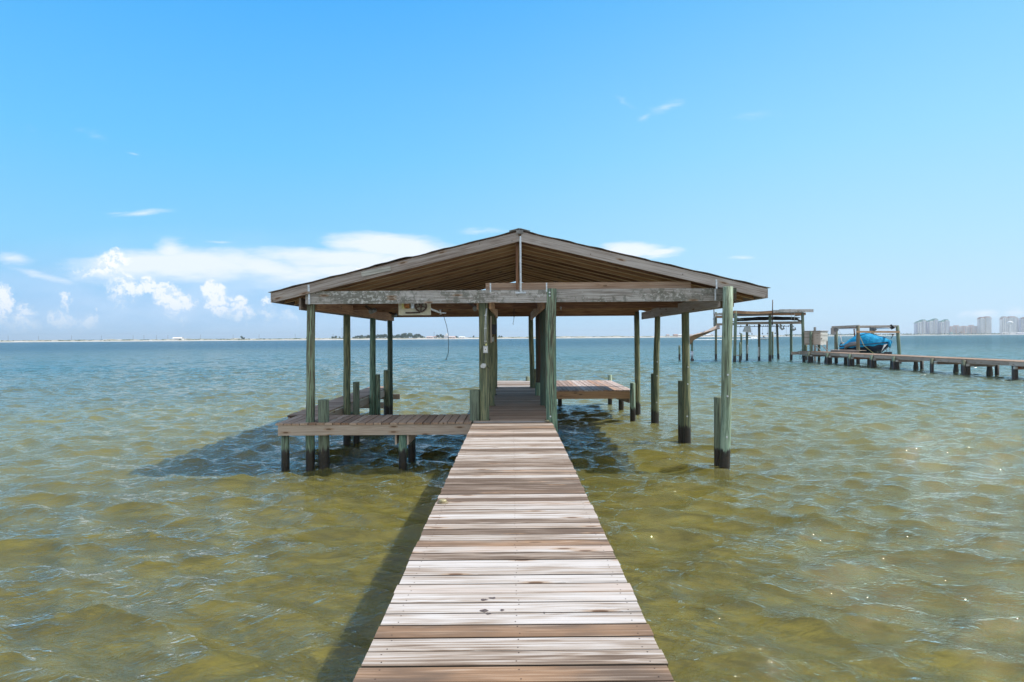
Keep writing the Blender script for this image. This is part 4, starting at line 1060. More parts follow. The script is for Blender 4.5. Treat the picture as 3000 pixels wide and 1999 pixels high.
for px, pt, Y, lab in ((2387.5, 959, 62.5, 'square post top sticking up behind the plank locker'),):
    t_ = thing('mooring_post', lab, 'post', (P(px, 1000, Y).x, Y, 0))
    mb = MB(); x = P(px, 1000, Y).x; mb.beam((x, Y, -1.5), (x, Y, P(px, pt, Y).z), .17, .17, (0, 1, 0)); mb.build('post_shaft', beam_m, t_)
    mb = MB(); mb.beam((x + .35, Y, 2.3), (x + .35, Y, P(px, 969, Y).z), .2, .2, (0, 1, 0)); mb.build('post_block', steel_dk, t_)

# ------------------------------------------------------------------ boat lift and covered boat
lift = thing('boat_lift', 'four-post timber boat lift holding the covered boat', 'boat lift', (31.8, 56, 0))
def lp(px_b, px_t, pt, Y, r, m_=pile_far):
    b = P(px_b, 1060, Y); a = P(px_t, pt, Y); d = (a - b)
    mb = MB(); mb.tube([b - d * .35, b, b + d * .5, a], [r * 1.05, r, r, r * .95], 14, wob=.02); mb.build('post', m_, lift)
lp(2449.8, 2449.5, 958, 57.6, .15); lp(2514, 2513.5, 955, 53.9, .145); lp(2636, 2629, 955, 54.3, .14); lp(2557, 2557, 959, 58.2, .15, pile_brown)
def lb(p0, p1, w_, h, m_=beam_m, n='top_beam'):
    mb = MB(); mb.beam(p0, p1, w_, h); mb.build(n, m_, lift)
lb(P(2438, 959, 57.8), P(2517, 955.5, 53.9), .12, .18, joist_m); lb(P(2513, 957, 53.9), P(2632, 956, 54.3), .06, .16); lb(P(2509, 972.5, 53.75), P(2636, 973, 54.1), .06, .16, brown_m); lb(P(2438, 960, 57.9), P(2558, 958, 58.3), .08, .16, brown_m); lb(P(2557, 959, 58.2), P(2632, 957, 54.3), .08, .16, brown_m)
mb = MB(); mb.tube([P(2455, 963.5, 57), P(2508, 962.5, 54.2)], .035, 8); mb.build('drive_shaft', galv, lift)
mb = MB(); mb.tube([P(2566, 963, 57), P(2611, 962.5, 55)], .035, 8); mb.build('drive_shaft', galv, lift)
mb = MB(); q = P(2440.5, 971, 57.5); mb.box(q.x - .22, q.x + .18, 57.3, 57.5, q.z - .3, q.z + .3); mb.build('gear_box', beam_m, lift)
mb = MB(); q = P(2448, 966, 57.35); mb.tube([q, q + Vector((0, -.15, 0))], .2, 12); mb.build('motor', steel_grey, lift)
mb = MB(); q = P(2555, 965, 57.4); mb.box(q.x - .25, q.x + .2, 57.2, 57.4, q.z - .16, q.z + .16); mb.tube([q + Vector((.1, -.2, 0)), q + Vector((.1, -.35, 0))], .13, 12); mb.build('gear_box', steel_grey, lift)
mb = MB(); mb.beam(P(2607, 953, 54.2), P(2617, 963.5, 54.2), .32, .03, (0, .5, 1)); mb.build('solar_panel', black, lift)
mb = MB(); mb.beam(P(2501, 964, 54.6), P(2503.5, 986, 54.6), .04, .04, (0, 1, 0)); mb.beam(P(2504, 963, 54.6), P(2505, 986, 54.6), .04, .04, (0, 1, 0)); mb.build('hanging_strap', rust, lift)
for p0, p1 in (((2459, 966), (2463, 983)), ((2462, 985), (2472, 1024))):
    mb = MB(); mb.tube([P(*p0, 56.8), P(*p1, 56.6)], .018 if p0[1] < 980 else .035, 6); mb.build('lift_cable', greyp, lift)
mb = MB(); mb.tube([P(2616, 980, 54.8), P(2614.5, 986, 54.8), P(2610, 992, 54.8)], .03, 6); q = P(2615.5, 981, 54.8); mb.tube([q - Vector((.06, 0, 0)), q + Vector((.08, 0, .03))], .07, 8); mb.build('guide_arm', steel_dk, lift)
for px in (2597, 2607):
    mb = MB(); mb.tube([P(px, 1019, 54.5), P(px, 1033, 54.5)], .018, 6); o_ = mb.build('hanging_cable', steel_dk, lift)
    mb = MB(); q = P(px, 1034, 54.5); mb.box(q.x - .13, q.x + .13, 54.4, 54.6, q.z - .22, q.z + .08); sub(mb, 'fender_block', black, o_)
lb(P(2471, 1040, 57), P(2600, 1036, 55.5), .2, .2, steel_grey, 'cradle_beam')
t_ = thing('side_bench', 'low plank bench step on the pier in front of the boat lift', 'bench', (P(2475, 1027, 54).x, 55, 1.0))
mb = MB()
for k in range(4): mb.beam(P(2432, 1025.2, 57) + Vector((.15 * k, 0, 0)), P(2521, 1027.5, 53.4) + Vector((.15 * k, 0, 0)), .14, .04)
mb.build('seat_boards', joist_m, t_)
mb = MB(); mb.beam(P(2434, 1029, 56.9), P(2516, 1031, 53.5), .04, .15); mb.build('side_rail', beam_m, t_)

bow = P(2612, 1000, 54.9); stern = P(2466, 1012, 57.4)
boat = thing('covered_boat', 'dark blue motorboat under a bright teal canvas cover on the lift', 'boat', ((bow.x + stern.x) / 2, (bow.y + stern.y) / 2, 1.2))
L = (bow - stern); L.z = 0; LL = L.length; L.normalize(); S = Vector((L.y, -L.x, 0))   # S points towards the camera side
def prof(t_):
    w_ = 1.12 * (1 - max(0, (t_ - .45) / .55) ** 2.3) * (0.92 + .08 * min(1, t_ / .3))
    gun = 1.55 + .36 * t_ ** 1.5 ; keel = .78 + .02 * t_ + .95 * max(0, (t_ - .66) / .34) ** 2.0
    ridge = [1.62, 1.85, 2.2, 2.5, 2.68, 2.72, 2.62, 2.48, 2.35, 2.2, 1.96]
    i = min(9, int(t_ * 10)); f = t_ * 10 - i; rd = ridge[i] * (1 - f) + ridge[i + 1] * f
    return max(w_, .03), gun, keel, rd
hull = []; cov = []; T = 40
for i in range(T + 1):
    t_ = i / T; w_, g, k, rd = prof(t_); c = stern + L * (LL * t_); c.z = 0
    chine = k + (g - k) * .42
    hull.append([c + S * (w_ * q) + Vector((0, 0, z)) for q, z in ((-1, g), (-.97, (g + chine) / 2), (-.86, chine), (-.45, (k + chine) / 2 - .03), (0, k), (.45, (k + chine) / 2 - .03), (.86, chine), (.97, (g + chine) / 2), (1, g))])
    row = []
    for j in range(33):
        a_ = -1 + 2 * j / 32; q = a_ * 1.04; s_ = abs(a_)
        z = g - .16 + (rd - g + .16) * (1 - s_ ** 2.6) ** .62
        z += .035 * math.sin(t_ * 46 + a_ * 3.0) * (s_ * (1 - s_)) * 4 + .02 * math.sin(a_ * 17 + t_ * 21) * (1 - s_)
        if s_ > .98: z = g - .19 - .05 * math.sin(t_ * 30)
        row.append(c + S * (w_ * q) + L * (.05 * (t_ > .95)) + Vector((0, 0, z)))
    cov.append(row)
navy = plain('navy_gelcoat', (.012, .018, .045), 0.18, 0, 0.1, 2)
teal, tt, tb = mat('teal_canvas', 0.75)
tn = tt.noise(tt.node('ShaderNodeTexCoord').outputs['Object'], 3.0, 5, .55, .8)
tt.put(tt.mix(tt.ss(tn, .3, .7), (.008, .21, .42), (.012, .31, .55)), tb.inputs['Base Color']); tt.put(tt.bump(tn, 0.8, .15), tb.inputs['Normal']); tb.inputs['Specular IOR Level'].default_value = 0.15
mb = MB(); mb.grid(hull); mb.quad([hull[0][0], hull[0][2], hull[0][4], hull[0][6]]); mb.quad([hull[0][0], hull[0][6], hull[0][8], hull[0][8]][:3]); mb.build('hull', navy, boat)
mb = MB(); mb.grid(cov); mb.build('canvas_cover', teal, boat)
mb = MB(); mb.tube([h_[8] + S * .02 for h_ in hull], .03, 6); mb.tube([h_[0] - S * .02 for h_ in hull], .03, 6); mb.build('rub_rail', black, boat)
mb = MB(); mb.tube([cov[i][int(30 - 14 * (i - 14) / 12)] + Vector((0, 0, .03)) + S * .02 for i in range(14, 27)], .022, 6); mb.tube([cov[i][17] + Vector((0, 0, .03)) for i in range(26, 38, 2)], .02, 6); mb.build('cover_strap', black, boat)
mb = MB(); c0 = P(2519, 986, 54.6); mb.beam(c0, P(2531, 1013, 54.4), .02, .075, (0, 1, 0)); mb.beam(P(2531, 1013, 54.4), P(2560, 1036, 54.3), .02, .075, (0, 1, 0)); mb.build('tie_strap', yellow, boat)
# grey engine shroud and folded tube along the stern
mb = MB(); mb.tube([P(2475, 1023, 56.2), P(2480, 1014, 56.0), P(2492, 1010, 55.6), P(2506, 1008, 55.2), P(2518, 1010, 55.0)], [.08, .17, .2, .2, .12], 14, wob=.08); mb.build('folded_bimini', steel_grey, boat)
mb = MB(); q = P(2468, 1014, 57.3); mb.tube([q + Vector((0, 0, .35)), q + Vector((0, 0, .1)), q - Vector((0, 0, .3)), q - Vector((0, 0, .7))], [.12, .26, .2, .1], 12, wob=.05); mb.build('engine_cover', black, boat)
mb = MB(); q0 = P(2593, 1013, 54.75); q1 = P(2580, 1033, 54.8)
mb.quad([P(2590, 1010, 54.6), P(2600, 1008, 54.6), P(2590, 1020, 54.55), P(2582, 1031, 54.55)]); mb.build('bow_number_panel', white, boat)
mb = MB(); mb.tube([P(2606, 1000, 54.7), P(2606, 1012, 54.7), P(2607, 1019, 54.7)], [.1, .12, .05], 8, wob=.1); mb.build('cover_flap', teal, boat)

# ------------------------------------------------------------------ far shore
def hz(px): return 989.6 - 0.0069 * (px - 1500)
def shore(px):
    "distance of the far waterline in each direction"
    xs = [-2500, 0, 1000, 1700, 2100, 2600, 3000, 5500]; ys = [1150, 1330, 1330, 1500, 1900, 2500, 2700, 3300]
    return float(np.interp(px, xs, ys))
sand_m, st_, sb = mat('dune_sand', 1.0)
pos = st_.node('ShaderNodeNewGeometry').outputs['Position']
sn = st_.noise(st_.vm('MULTIPLY', pos, (0.03, 0.03, 0.3)), 1.0, 6, 0.65)
sz = st_.sep(pos)[2]
gf = st_.m('MULTIPLY', st_.ss(sn, 0.44, 0.54), st_.ss(sz, 1.2, 1.8))
st_.put(st_.mix(gf, (.50, .46, .40), (.17, .17, .09)), sb.inputs['Base Color'])
def land():
    rng = random.Random(3); rows = []
    pxs = np.linspace(-3200, 6200, 1500)
    ph = [rng.uniform(0, 6.28) for _ in range(12)]
    prof = [(-30, -1.2), (0, 0.02), (8, .9), (30, 1.4), (60, 2.2), (90, 3.2), (130, 3.4), (200, 3.8), (320, 3.6), (600, 3.0), (1200, 2.0), (3000, -2.0)]
    for px in pxs:
        d = shore(px) * 1.0; u = px / 100
        row = []
        for k, (dd, z) in enumerate(prof):
            n = sum(math.sin(u * (1.1 + 1.7 * q) + ph[q] + k * 1.9) / (1 + .35 * q) for q in range(9)) * .22
            zz = z * (1 + n) if dd >= 60 else z
            Y = (d + dd)
            row.append(((px - 1500) / F * Y, Y, zz))
        rows.append(row)
    mb = MB(); mb.grid(rows); o = mb.build('barrier_island', sand_m); tag(o, kind='structure')
land()
def gp(px, extra=60, z=2.0):
    Y = shore(px) + extra
    return Vector(((px - 1500) / F * Y, Y, z))
shrub_m = plain('dune_shrub_leaves', (.075, .11, .045), 0.9, 0, 0.35, .4)
leaf_m = plain('pine_leaves', (.05, .085, .04), 0.9, 0, 0.4, .5)
trunk_m = plain('tree_bark', (.12, .09, .06), 0.9, 0, 0.2, 1)
def crown_mb(rng, w_, h, n, sz, base=.2):
    mb = MB(); lumps = [(rng.uniform(-.6, .6) * w_ / 2, rng.uniform(-.6, .6) * w_ / 2, h * rng.uniform(base + .15, .85), rng.uniform(.22, .36) * w_) for _ in range(7)]
    for _ in range(n):
        lx, ly, lz, lr = rng.choice(lumps)
        d = Vector((rng.gauss(0, 1), rng.gauss(0, 1), rng.gauss(0, 1))).normalized() * lr * rng.uniform(.5, 1.05)
        c = Vector((lx + d.x, ly + d.y, lz + d.z * .75)); s_ = sz * rng.uniform(.6, 1.3)
        e1 = Vector((rng.gauss(0, 1), rng.gauss(0, 1), rng.gauss(0, 1))).normalized(); e2 = e1.orthogonal().normalized()
        mb.quad([c - e1 * s_ - e2 * s_ * .6, c + e1 * s_ - e2 * s_ * .6, c + e1 * s_ * .8 + e2 * s_, c - e1 * s_ * .7 + e2 * s_])
    return mb
protos = []
def make_tree(kind):
    rng = random.Random(40 + kind)
    w_, h = ((9, 9), (12, 10), (8, 11))[kind]
    t_ = thing('coastal_pine', '', 'tree', (0, 0, 0))
    mb = MB(); mb.tube([(0, 0, 0), (.2, 0, h * .35), (0, .1, h * .7)], [.35, .28, .12], 7)
    mb.beam((.1, 0, h * .35), (w_ * .25, .2, h * .6), .16, .16); mb.beam((.1, 0, h * .3), (-w_ * .25, -.2, h * .55), .16, .16); mb.build('trunk', trunk_m, t_)
    crown_mb(rng, w_, h, 420, .62).build('crown', leaf_m, t_); return t_
protos = [make_tree(k) for k in range(3)]; used = set()
trees = []
rng = random.Random(9); px = 1036.0
while px < 1245:
    hgt = np.interp(px, [1036, 1060, 1100, 1125, 1150, 1200, 1225, 1245], [.5, .8, .85, .95, .8, 1.25, .95, .5])
    trees.append((px, hgt * rng.uniform(.8, 1.15), rng.uniform(50, 120))); px += rng.uniform(5.0, 8.5)
for p_, h_ in ((975, .62), (982, .7), (995, .55), (1008, .6), (1284, .85), (1292, .95), (1299, .8), (1338, .55), (1388, .6), (1463, .6), (1469, .5), (708, .8), (714, .6), (902, .55)): trees.append((p_, h_, 70))
names = {708: 'round dark tree alone on the dunes between white shed and boathouse', 714: 'low tree leaning on the round one left of the boathouse', 902: 'small tree half hidden by the front left post'}
for i, (p_, h_, ex) in enumerate(trees):
    k = i % 3; src = protos[k]
    t_ = src if k not in used else copy_tree(src); used.add(k)
    t_.location = gp(p_, ex, 2.4 if p_ < 1260 else 2.2); t_.scale = (h_, h_, h_); t_.rotation_euler.z = rng.uniform(0, 6)
    grp = 'trees of the dark grove on the far island' if 1030 < p_ < 1250 else 'scattered small trees on the far dunes'
    t_['label'] = names.get(p_, 'dark green tree of the dense grove on the far island' if 1030 < p_ < 1250 else 'small bushy tree standing among the far dunes right of or before the grove')
    t_['group'] = grp
# scattered scrub
mb = MB(); rs_ = random.Random(5)
for _ in range(1500):
    px = rs_.uniform(-600, 3500); ex = rs_.uniform(28, 260)
    c = gp(px, ex, 2.6 + rs_.uniform(-.3, .8)); s_ = rs_.uniform(.7, 2.0)
    for _k in range(5):
        q = c + Vector((rs_.gauss(0, s_ * 1.8), rs_.gauss(0, s_), rs_.uniform(-.2, .5) * s_)); e1 = Vector((rs_.gauss(0, 1), rs_.gauss(0, 1), rs_.gauss(0, .5))).normalized(); e2 = e1.orthogonal().normalized()
        mb.quad([q - e1 * s_, q - e2 * s_ * .6, q + e1 * s_, q + e2 * s_ * .7])
tag(mb.build('dune_scrub', shrub_m), 'low green scrub scattered over the far dunes', 'scrub', kind='stuff')
mb = MB()
for _ in range(1100):
    px = rs_.uniform(2300, 3300); ex = rs_.uniform(30, 90); c = gp(px, ex, 3 + rs_.uniform(0, 2.5)); s_ = rs_.uniform(1.5, 4)
    for _k in range(4):
        q = c + Vector((rs_.gauss(0, s_), rs_.gauss(0, s_), rs_.uniform(-.3, 1) * s_)); e1 = Vector((rs_.gauss(0, 1), rs_.gauss(0, 1), rs_.gauss(0, 1))).normalized(); e2 = e1.orthogonal().normalized()
        mb.quad([q - e1 * s_ * .6, q - e2 * s_ * .5, q + e1 * s_ * .6, q + e2 * s_ * .5])
tag(mb.build('shore_planting', shrub_m), 'green planting massed along the foot of the far towers', 'planting', kind='stuff')

# utility poles
def up_mb():
    t_ = thing('utility_pole', '', 'utility pole', (0, 0, 0)); mb = MB(); mb.tube([(0, 0, 0), (0, 0, 11)], [.26, .18], 7); mb.build('pole_shaft', trunk_m, t_)
    mb = MB(); mb.beam((-1.1, 0, 10.2), (1.1, 0, 10.2), .2, .2); mb.build('crossarm', trunk_m, t_); return t_
up = up_mb(); first = True
for px in (24, 113, 210, 297, 390, 422, 459, 492, 588, 683, 759, 865, 976):
    t_ = up if first else copy_tree(up); first = False
    t_.location = gp(px, 110, 3.0); t_['label'] = 'thin wooden utility pole in the row along the far dunes'; t_['group'] = 'utility poles along the far dunes'
for px, h, lab in ((1002.3, 2.3, 'tall thin radio mast on the dunes left of the dark grove'), (1271.8, 1.35, 'thin mast behind the low pink buildings right of the grove')):
    t_ = copy_tree(up); t_.name = 'radio_mast'; t_.location = gp(px, 110, 3.0); t_.scale = (1.2, 1.2, h); t_['label'] = lab; t_['category'] = 'mast'
    if 'group' in t_: del t_['group']

cream = plain('cream_stucco', (.74, .73, .74), 0.8, 0, 0.05, .02)
whitew = plain('white_render', (.78, .77, .75), 0.8, 0, 0.05, .02)
pinkw = plain('pink_stucco', (.62, .48, .44), 0.8, 0, 0.06, .02)
lilac = plain('lilac_stucco', (.60, .60, .70), 0.8, 0, 0.06, .02)
greenr = plain('green_copper_roof', (.20, .38, .34), 0.6, 0, 0.1, .05)
redr = plain('terracotta_roof', (.45, .25, .18), 0.8, 0, 0.1, .05)
glassm = plain('blue_window_glass', (.07, .14, .26), 0.15, 0, 0.1, .1)
thatch = plain('thatch', (.30, .22, .14), 0.9, 0, 0.15, .3)
def bx(a, b, Y0, Y1, z0, z1, name, m_, par):
    mb = MB(); mb.box(a, b, Y0, Y1, z0, z1); return mb.build(name, m_, par)
# white shed on the dunes
Y = shore(520) + 70; x0 = (505 - 1500) / F * Y; x1 = (532.5 - 1500) / F * Y
t_ = thing('beach_pavilion', 'long white pavilion with pale roof on the far dunes', 'pavilion', ((x0 + x1) / 2, Y, 2.5))
bx(x0 + 4, x1, Y, Y + 9, 2.5, 6.2, 'wall', whitew, t_)
mb = MB(); mb.grid([[(x0 - .5, Y - 1.5, 6.0), (x1 + .5, Y - 1.5, 6.0)], [(x0 - .5, Y + 4, 8.6), (x1 + .5, Y + 4, 8.6)], [(x0 - .5, Y + 10, 6.0), (x1 + .5, Y + 10, 6.0)], [(x0 - .5, Y - 1.5, 5.9), (x1 + .5, Y - 1.5, 5.9)]], smooth=False); mb.build('roof', whitew, t_)
for k in range(5): bx(x0 + .5 + k * 1.1, x0 + .75 + k * 1.1, Y - 1, Y - .8, 2.5, 6, 'column', whitew, t_)
for k in range(5): bx(x0 + 6 + k * 3, x0 + 7.4 + k * 3, Y - .06, Y, 3.4, 5.2, 'window', glassm, t_)
# park buildings with pale tower
def low_building(px0, px1, h, m_, lab, roof=None, ex=60, name='low_building', zb=2.5):
    Y = shore((px0 + px1) / 2) + ex; x0 = (px0 - 1500) / F * Y; x1 = (px1 - 1500) / F * Y
    t_ = thing(name, lab, 'building', ((x0 + x1) / 2, Y, zb))
    bx(x0, x1, Y, Y + 12, zb - 1, zb + h, 'wall', m_, t_)
    mb = MB(); c = .6; mb.grid([[(x0 - c, Y - c, zb + h), (x1 + c, Y - c, zb + h)], [(x0 + 1, Y + 6, zb + h + 1.6), (x1 - 1, Y + 6, zb + h + 1.6)], [(x0 - c, Y + 12 + c, zb + h), (x1 + c, Y + 12 + c, zb + h)]], smooth=False); mb.build('roof', roof or redr, t_)
    n = max(2, int((x1 - x0) / 5))
    for k in range(min(n, 8)):
        xx = x0 + (x1 - x0) * (k + .35) / min(n, 8); bx(xx, xx + 1.3, Y - .06, Y, zb + .9, zb + min(h, 3) - .4, 'window', glassm, t_)
    return t_
low_building(1249, 1268, 3.0, pinkw, 'low pink building with reddish roof right of the dark grove', pinkw)
low_building(1270, 1281, 3.4, whitew, 'small pale building between the grove and the white tower', redr, 75)
low_building(1316, 1334, 2.8, pinkw, 'low pinkish building right of the white domed tower', pinkw)
low_building(1345, 1362, 2.3, whitew, 'low white building further right of the domed tower', whitew)
Y = shore(1307) + 60; xc = (1307.5 - 1500) / F * Y
t_ = thing('domed_tower', 'pale building with a stepped white dome and spire on the far island', 'tower', (xc, Y, 2.5))
bx(xc - 5.5, xc + 5.5, Y, Y + 10, 2, 8.2, 'wall', cream, t_); bx(xc - 3.0, xc + 3.8, Y + 1, Y + 8, 8.2, 10.5, 'upper_storey', whitew, t_)
mb = MB(); mb.tube([(xc + .8, Y + 4, 10.5), (xc + .8, Y + 4, 11.8), (xc + .8, Y + 4, 13.0), (xc + .8, Y + 4, 13.6)], [2.4, 2.2, 1.4, .3], 16); mb.tube([(xc + .8, Y + 4, 13.4), (xc + .8, Y + 4, 15.8)], .12, 6); mb.build('dome', whitew, t_)
for k in range(4): bx(xc - 4.6 + k * 2.5, xc - 3.6 + k * 2.5, Y - .06, Y, 3.6, 6, 'window', glassm, t_)
for i, (a, b, h, ex) in enumerate(((1953, 1962, 4.6, 80), (1974, 1987, 5.4, 70), (1988, 1999, 4.8, 85), (2018, 2030, 4.2, 90), (2043, 2054, 4.5, 75), (2068, 2082, 5.0, 80), (2084, 2090, 4.2, 90))):
    low_building(a, b, h, (cream, pinkw, whitew)[i % 3], ('pale beach house furthest left on the shore seen between the right posts', 'pink roofed beach house beside the furthest left one', 'white beach house right of the pink roofed one', 'small beach house left of the wrecked boathouse strip', 'pink beach house behind the fallen roof strip', 'white beach house seen over the fallen roof strip', 'small beach house just left of the wrecked corner post')[i], (redr, redr, whitew)[i % 3], ex, 'beach_house')

# ------------------------------------------------------------------ high-rise towers
def cx(X): return 2650 + X / 6.723
def hgt(Yp): return (514 - Yp) / 6.723           # photo pixels above ground line
CY = 2760.0
PXM = CY / F
def tower(name, lab, segs, wallm, glass_cols, capm=None, floors=20, balc=True, cat='tower block'):
    "segs: (x0, x1, top) in crop pixels, each a stepped bay of the block"
    a = min(s_[0] for s_ in segs); b = max(s_[1] for s_ in segs)
    X = lambda q: (cx(q) - 1500) * PXM
    t_ = thing(name, lab, cat, (X((a + b) / 2), CY, 3))
    for i, (x0, x1, tp) in enumerate(segs):
        fy_ = CY - 6 * (i % 2); z1 = 3 + hgt(tp) * PXM
        w_o = bx(X(x0), X(x1), fy_, CY + 12, 2, z1, 'wing', wallm[i % len(wallm)], t_)
        if capm:
            mb = MB(); m_ = (X(x0) + X(x1)) / 2; hw = (X(x1) - X(x0)) / 2 + 1.5
            mb.box(m_ - hw, m_ + hw, fy_ - 1.5, CY + 13, z1, z1 + 1.5)
            mb.box(m_ - hw * .6, m_ + hw * .6, fy_ + 1.5, CY + 10, z1 + 1.5, z1 + 4.0)
            sub(mb, 'roof', capm, w_o)
        # window bays: recessed-looking glass strip panels split by floor slabs
        n = glass_cols[i % len(glass_cols)]
        for k in range(n):
            g0 = X(x0) + (X(x1) - X(x0)) * (k + .22) / n; g1 = X(x0) + (X(x1) - X(x0)) * (k + .78) / n
            mb = MB(); nf = int((z1 - 8) / 3.1)
            for f_ in range(nf):
                zz = 6 + f_ * 3.1; mb.quad([(g0, fy_ - .08, zz), (g1, fy_ - .08, zz), (g1, fy_ - .08, zz + 2.0), (g0, fy_ - .08, zz + 2.0)])
            sub(mb, 'window_column', glassm, w_o)
            if balc:
                mb = MB()
                for f_ in range(nf): mb.box(g0 - .3, g1 + .3, fy_ - 1.5, fy_ - .1, 5.5 + f_ * 3.1, 6.5 + f_ * 3.1)
                sub(mb, 'balcony_column', whitew, w_o)
    t_.rotation_euler.z = R(8)
    return t_
tower('condo_tower', 'leftmost grey lilac high-rise with green stepped roofs on the far shore', [(218, 252, 288), (252, 322, 262), (322, 348, 240), (348, 408, 232), (408, 443, 245)], [lilac, cream], [2, 2, 1], greenr, balc=False)
tower('condo_tower', 'middle high-rise of the three green roofed ones', [(455, 482, 262), (482, 546, 245), (546, 578, 228), (578, 634, 215), (634, 680, 230)], [lilac, cream], [2, 2, 1], greenr, balc=False)
tower('condo_tower', 'third green roofed high-rise, next to the low pink block', [(684, 704, 268), (704, 764, 262), (764, 800, 244), (800, 852, 232), (852, 902, 262)], [lilac, cream], [2, 2, 1], greenr, balc=False)
tower('hotel_block', 'long low pink hotel block between the high-rises', [(905, 983, 352), (983, 1032, 332), (1032, 1156, 352), (1156, 1200, 345), (1200, 1318, 352), (1318, 1362, 330), (1362, 1464, 350)], [pinkw], [4, 1, 6, 1], None, balc=True, cat='hotel')
tower('condo_tower', 'blue white high-rise standing alone between the pink hotel and water tower', [(1462, 1480, 215), (1480, 1545, 192), (1545, 1588, 205), (1588, 1690, 182), (1690, 1730, 205)], [cream, whitew], [2, 2, 2, 4, 2], redr)
tower('condo_tower', 'wide blue white high-rise just right of the water tower', [(1898, 1915, 220), (1915, 1990, 186), (1990, 2045, 205), (2045, 2205, 184), (2205, 2252, 203)], [cream, whitew], [1, 2, 2, 5, 2], redr)
tower('condo_tower', 'plain pale narrow high-rise near the right edge of the photo', [(2254, 2305, 206)], [lilac], [2], None, balc=False)
tower('condo_tower', 'high-rise cut off by the right edge of the photo', [(2312, 2340, 208), (2340, 2460, 200)], [whitew, cream], [2, 4], redr)
# water tower
xw = (cx(1866) - 1500) * PXM; Yw = CY - 60
t_ = thing('water_tower', 'pale water tower with flattened ball tank on the far shore', 'water tower', (xw, Yw, 3))
mb = MB(); mb.tube([(xw, Yw, 2), (xw, Yw, 12), (xw, Yw, 34), (xw, Yw, 42)], [5, 2.6, 2.6, 4.5], 20); mb.build('stem', whitew, t_)
mb = MB(); zc = 3 + hgt(290) * PXM * .98
mb.tube([(xw, Yw, zc + math.sin(a_) * 7.2) for a_ in np.linspace(-PI / 2, PI / 2, 14)], [max(.2, math.cos(a_) * 11) for a_ in np.linspace(-PI / 2, PI / 2, 14)], 28); mb.build('tank', whitew, t_)
# low roofs at the foot
low_building(cx(1925), cx(2190), 5.0, cream, 'long low white roofed hall right of the water tower', whitew, 30, 'beach_hall')
low_building(cx(2200), cx(2480), 5.5, lilac, 'low bluish hall at the right edge below the towers', whitew, 25, 'beach_hall')
def hut(c, w_, top, m_, lab, name):
    Y = shore(cx(c)) + 45; x = (cx(c) - 1500) / F * Y; hw = w_ / 2 / 6.723 * Y / F; h = (514 - top) / 6.723 * Y / F
    t_ = thing(name, lab, 'hut', (x, Y, 3))
    mb = MB(); mb.tube([(x, Y, 3 + h * .35), (x, Y, 3 + h * .95), (x, Y, 3 + h)], [hw, hw * .15, .1], 12); mb.build('roof', m_, t_)
    mb = MB(); mb.tube([(x, Y, 2), (x, Y, 3 + h * .34)], hw * .8, 12); mb.build('wall', cream, t_)
hut(1110, 90, 455, thatch, 'brown thatched conical roof hut below the pink hotel', 'thatched_hut')
hut(920, 84, 468, greenr, 'pale green tent roof pavilion left of the thatched hut', 'green_pavilion')
for c, h_, lab in ((40, 470, 'thin post left of the condo row'), (130, 460, 'taller thin post left of the condo row')):
    t_ = copy_tree(up); t_.name = 'light_mast'; Y = shore(cx(c)) + 40; t_.location = ((cx(c) - 1500) / F * Y, Y, 2.5); t_.scale = (1.2, 1.2, 1.0 if c == 40 else 1.25); t_['label'] = lab + ' on the far right shore'; t_['category'] = 'mast'
    if 'group' in t_: del t_['group']

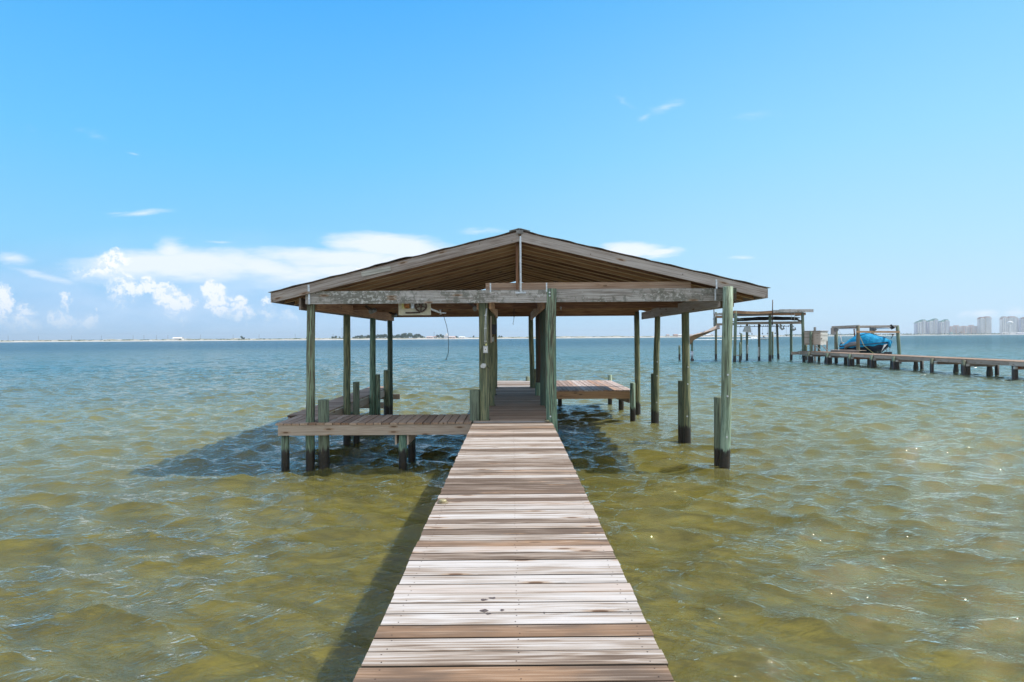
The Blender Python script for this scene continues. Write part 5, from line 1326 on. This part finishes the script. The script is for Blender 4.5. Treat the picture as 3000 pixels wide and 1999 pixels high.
# ------------------------------------------------------------------ passing motorboat with its wake
Yb = 445.0; c = P(2239, 993, Yb); c.z = 0
mbt = thing('speedboat', 'small white speedboat running right and throwing up spray', 'boat', c)
mb = MB(); rows = []
for i in range(13):
    t2 = i / 12; w_ = 1.2 * (1 - max(0, (t2 - .5) / .5) ** 2) + .02; k = .05 + .7 * max(0, (t2 - .6) / .4) ** 2; g = 1.0 + .3 * t2
    rows.append([c + Vector((-3.2 + 6.6 * t2, q * w_, z)) for q, z in ((-1, g), (-.8, k + .25), (0, k), (.8, k + .25), (1, g), (0, g + .02), (-1, g))])
mb.grid(rows, smooth=False); mb.build('hull', white, mbt)
mb = MB(); mb.beam(c + Vector((-.4, 0, 1.2)), c + Vector((-.4, 0, 2.5)), .1, 1.4, (0, 1, 0)); mb.beam(c + Vector((-1.4, 0, 2.5)), c + Vector((.6, 0, 2.5)), 1.6, .12); mb.build('canopy', rust, mbt)
mb = MB(); mb.beam(c + Vector((.6, 0, 1.1)), c + Vector((.1, 0, 1.9)), 1.5, .06, (1, 0, 0)); mb.build('windscreen', glassm, mbt)
foam_m = plain('foam', (.82, .84, .85), 0.9, 0, 0.08, 2)
mb = MB(); r2_ = random.Random(2)
for i in range(900):
    t2 = r2_.random() ** 1.0; x = c.x - 2.5 - t2 * 46; wdt = .8 + t2 * 3.0
    h = .25 * (1 - t2) + (1.6 * math.exp(-((t2 - .1) / .09) ** 2)) * r2_.random()
    p = Vector((x, c.y + r2_.gauss(0, wdt), .12 + h)); s_ = r2_.uniform(.15, .55); e = Vector((1, r2_.gauss(0, .5), r2_.gauss(0, .2))).normalized()
    mb.quad([p - e * s_ * 1.6, p + Vector((0, -.3, -.25)) * s_, p + e * s_ * 1.6, p + Vector((0, .3, .35)) * s_])
tag(mb.build('boat_wake', foam_m), 'white churned wake trailing left behind the speedboat', 'wake', kind='stuff')

# ------------------------------------------------------------------ sea haze
hz_m = D.materials.new('haze_air'); hz_m.use_nodes = True
ht = NT(hz_m.node_tree); ht.n.clear()
pv = ht.node('ShaderNodeVolumePrincipled'); pv.inputs['Color'].default_value = (.78, .90, 1, 1); pv.inputs['Density'].default_value = 0.00012; pv.inputs['Anisotropy'].default_value = 0.2
ht.l.new(pv.outputs[0], ht.node('ShaderNodeOutputMaterial').inputs['Volume'])
mb = MB(); mb.box(-15500, 15500, -15500, 15500, -3.5, 125); hz_o = mb.build('haze', hz_m); tag(hz_o, kind='stuff'); hz_o['label'] = 'thin pale sea haze over the bay'
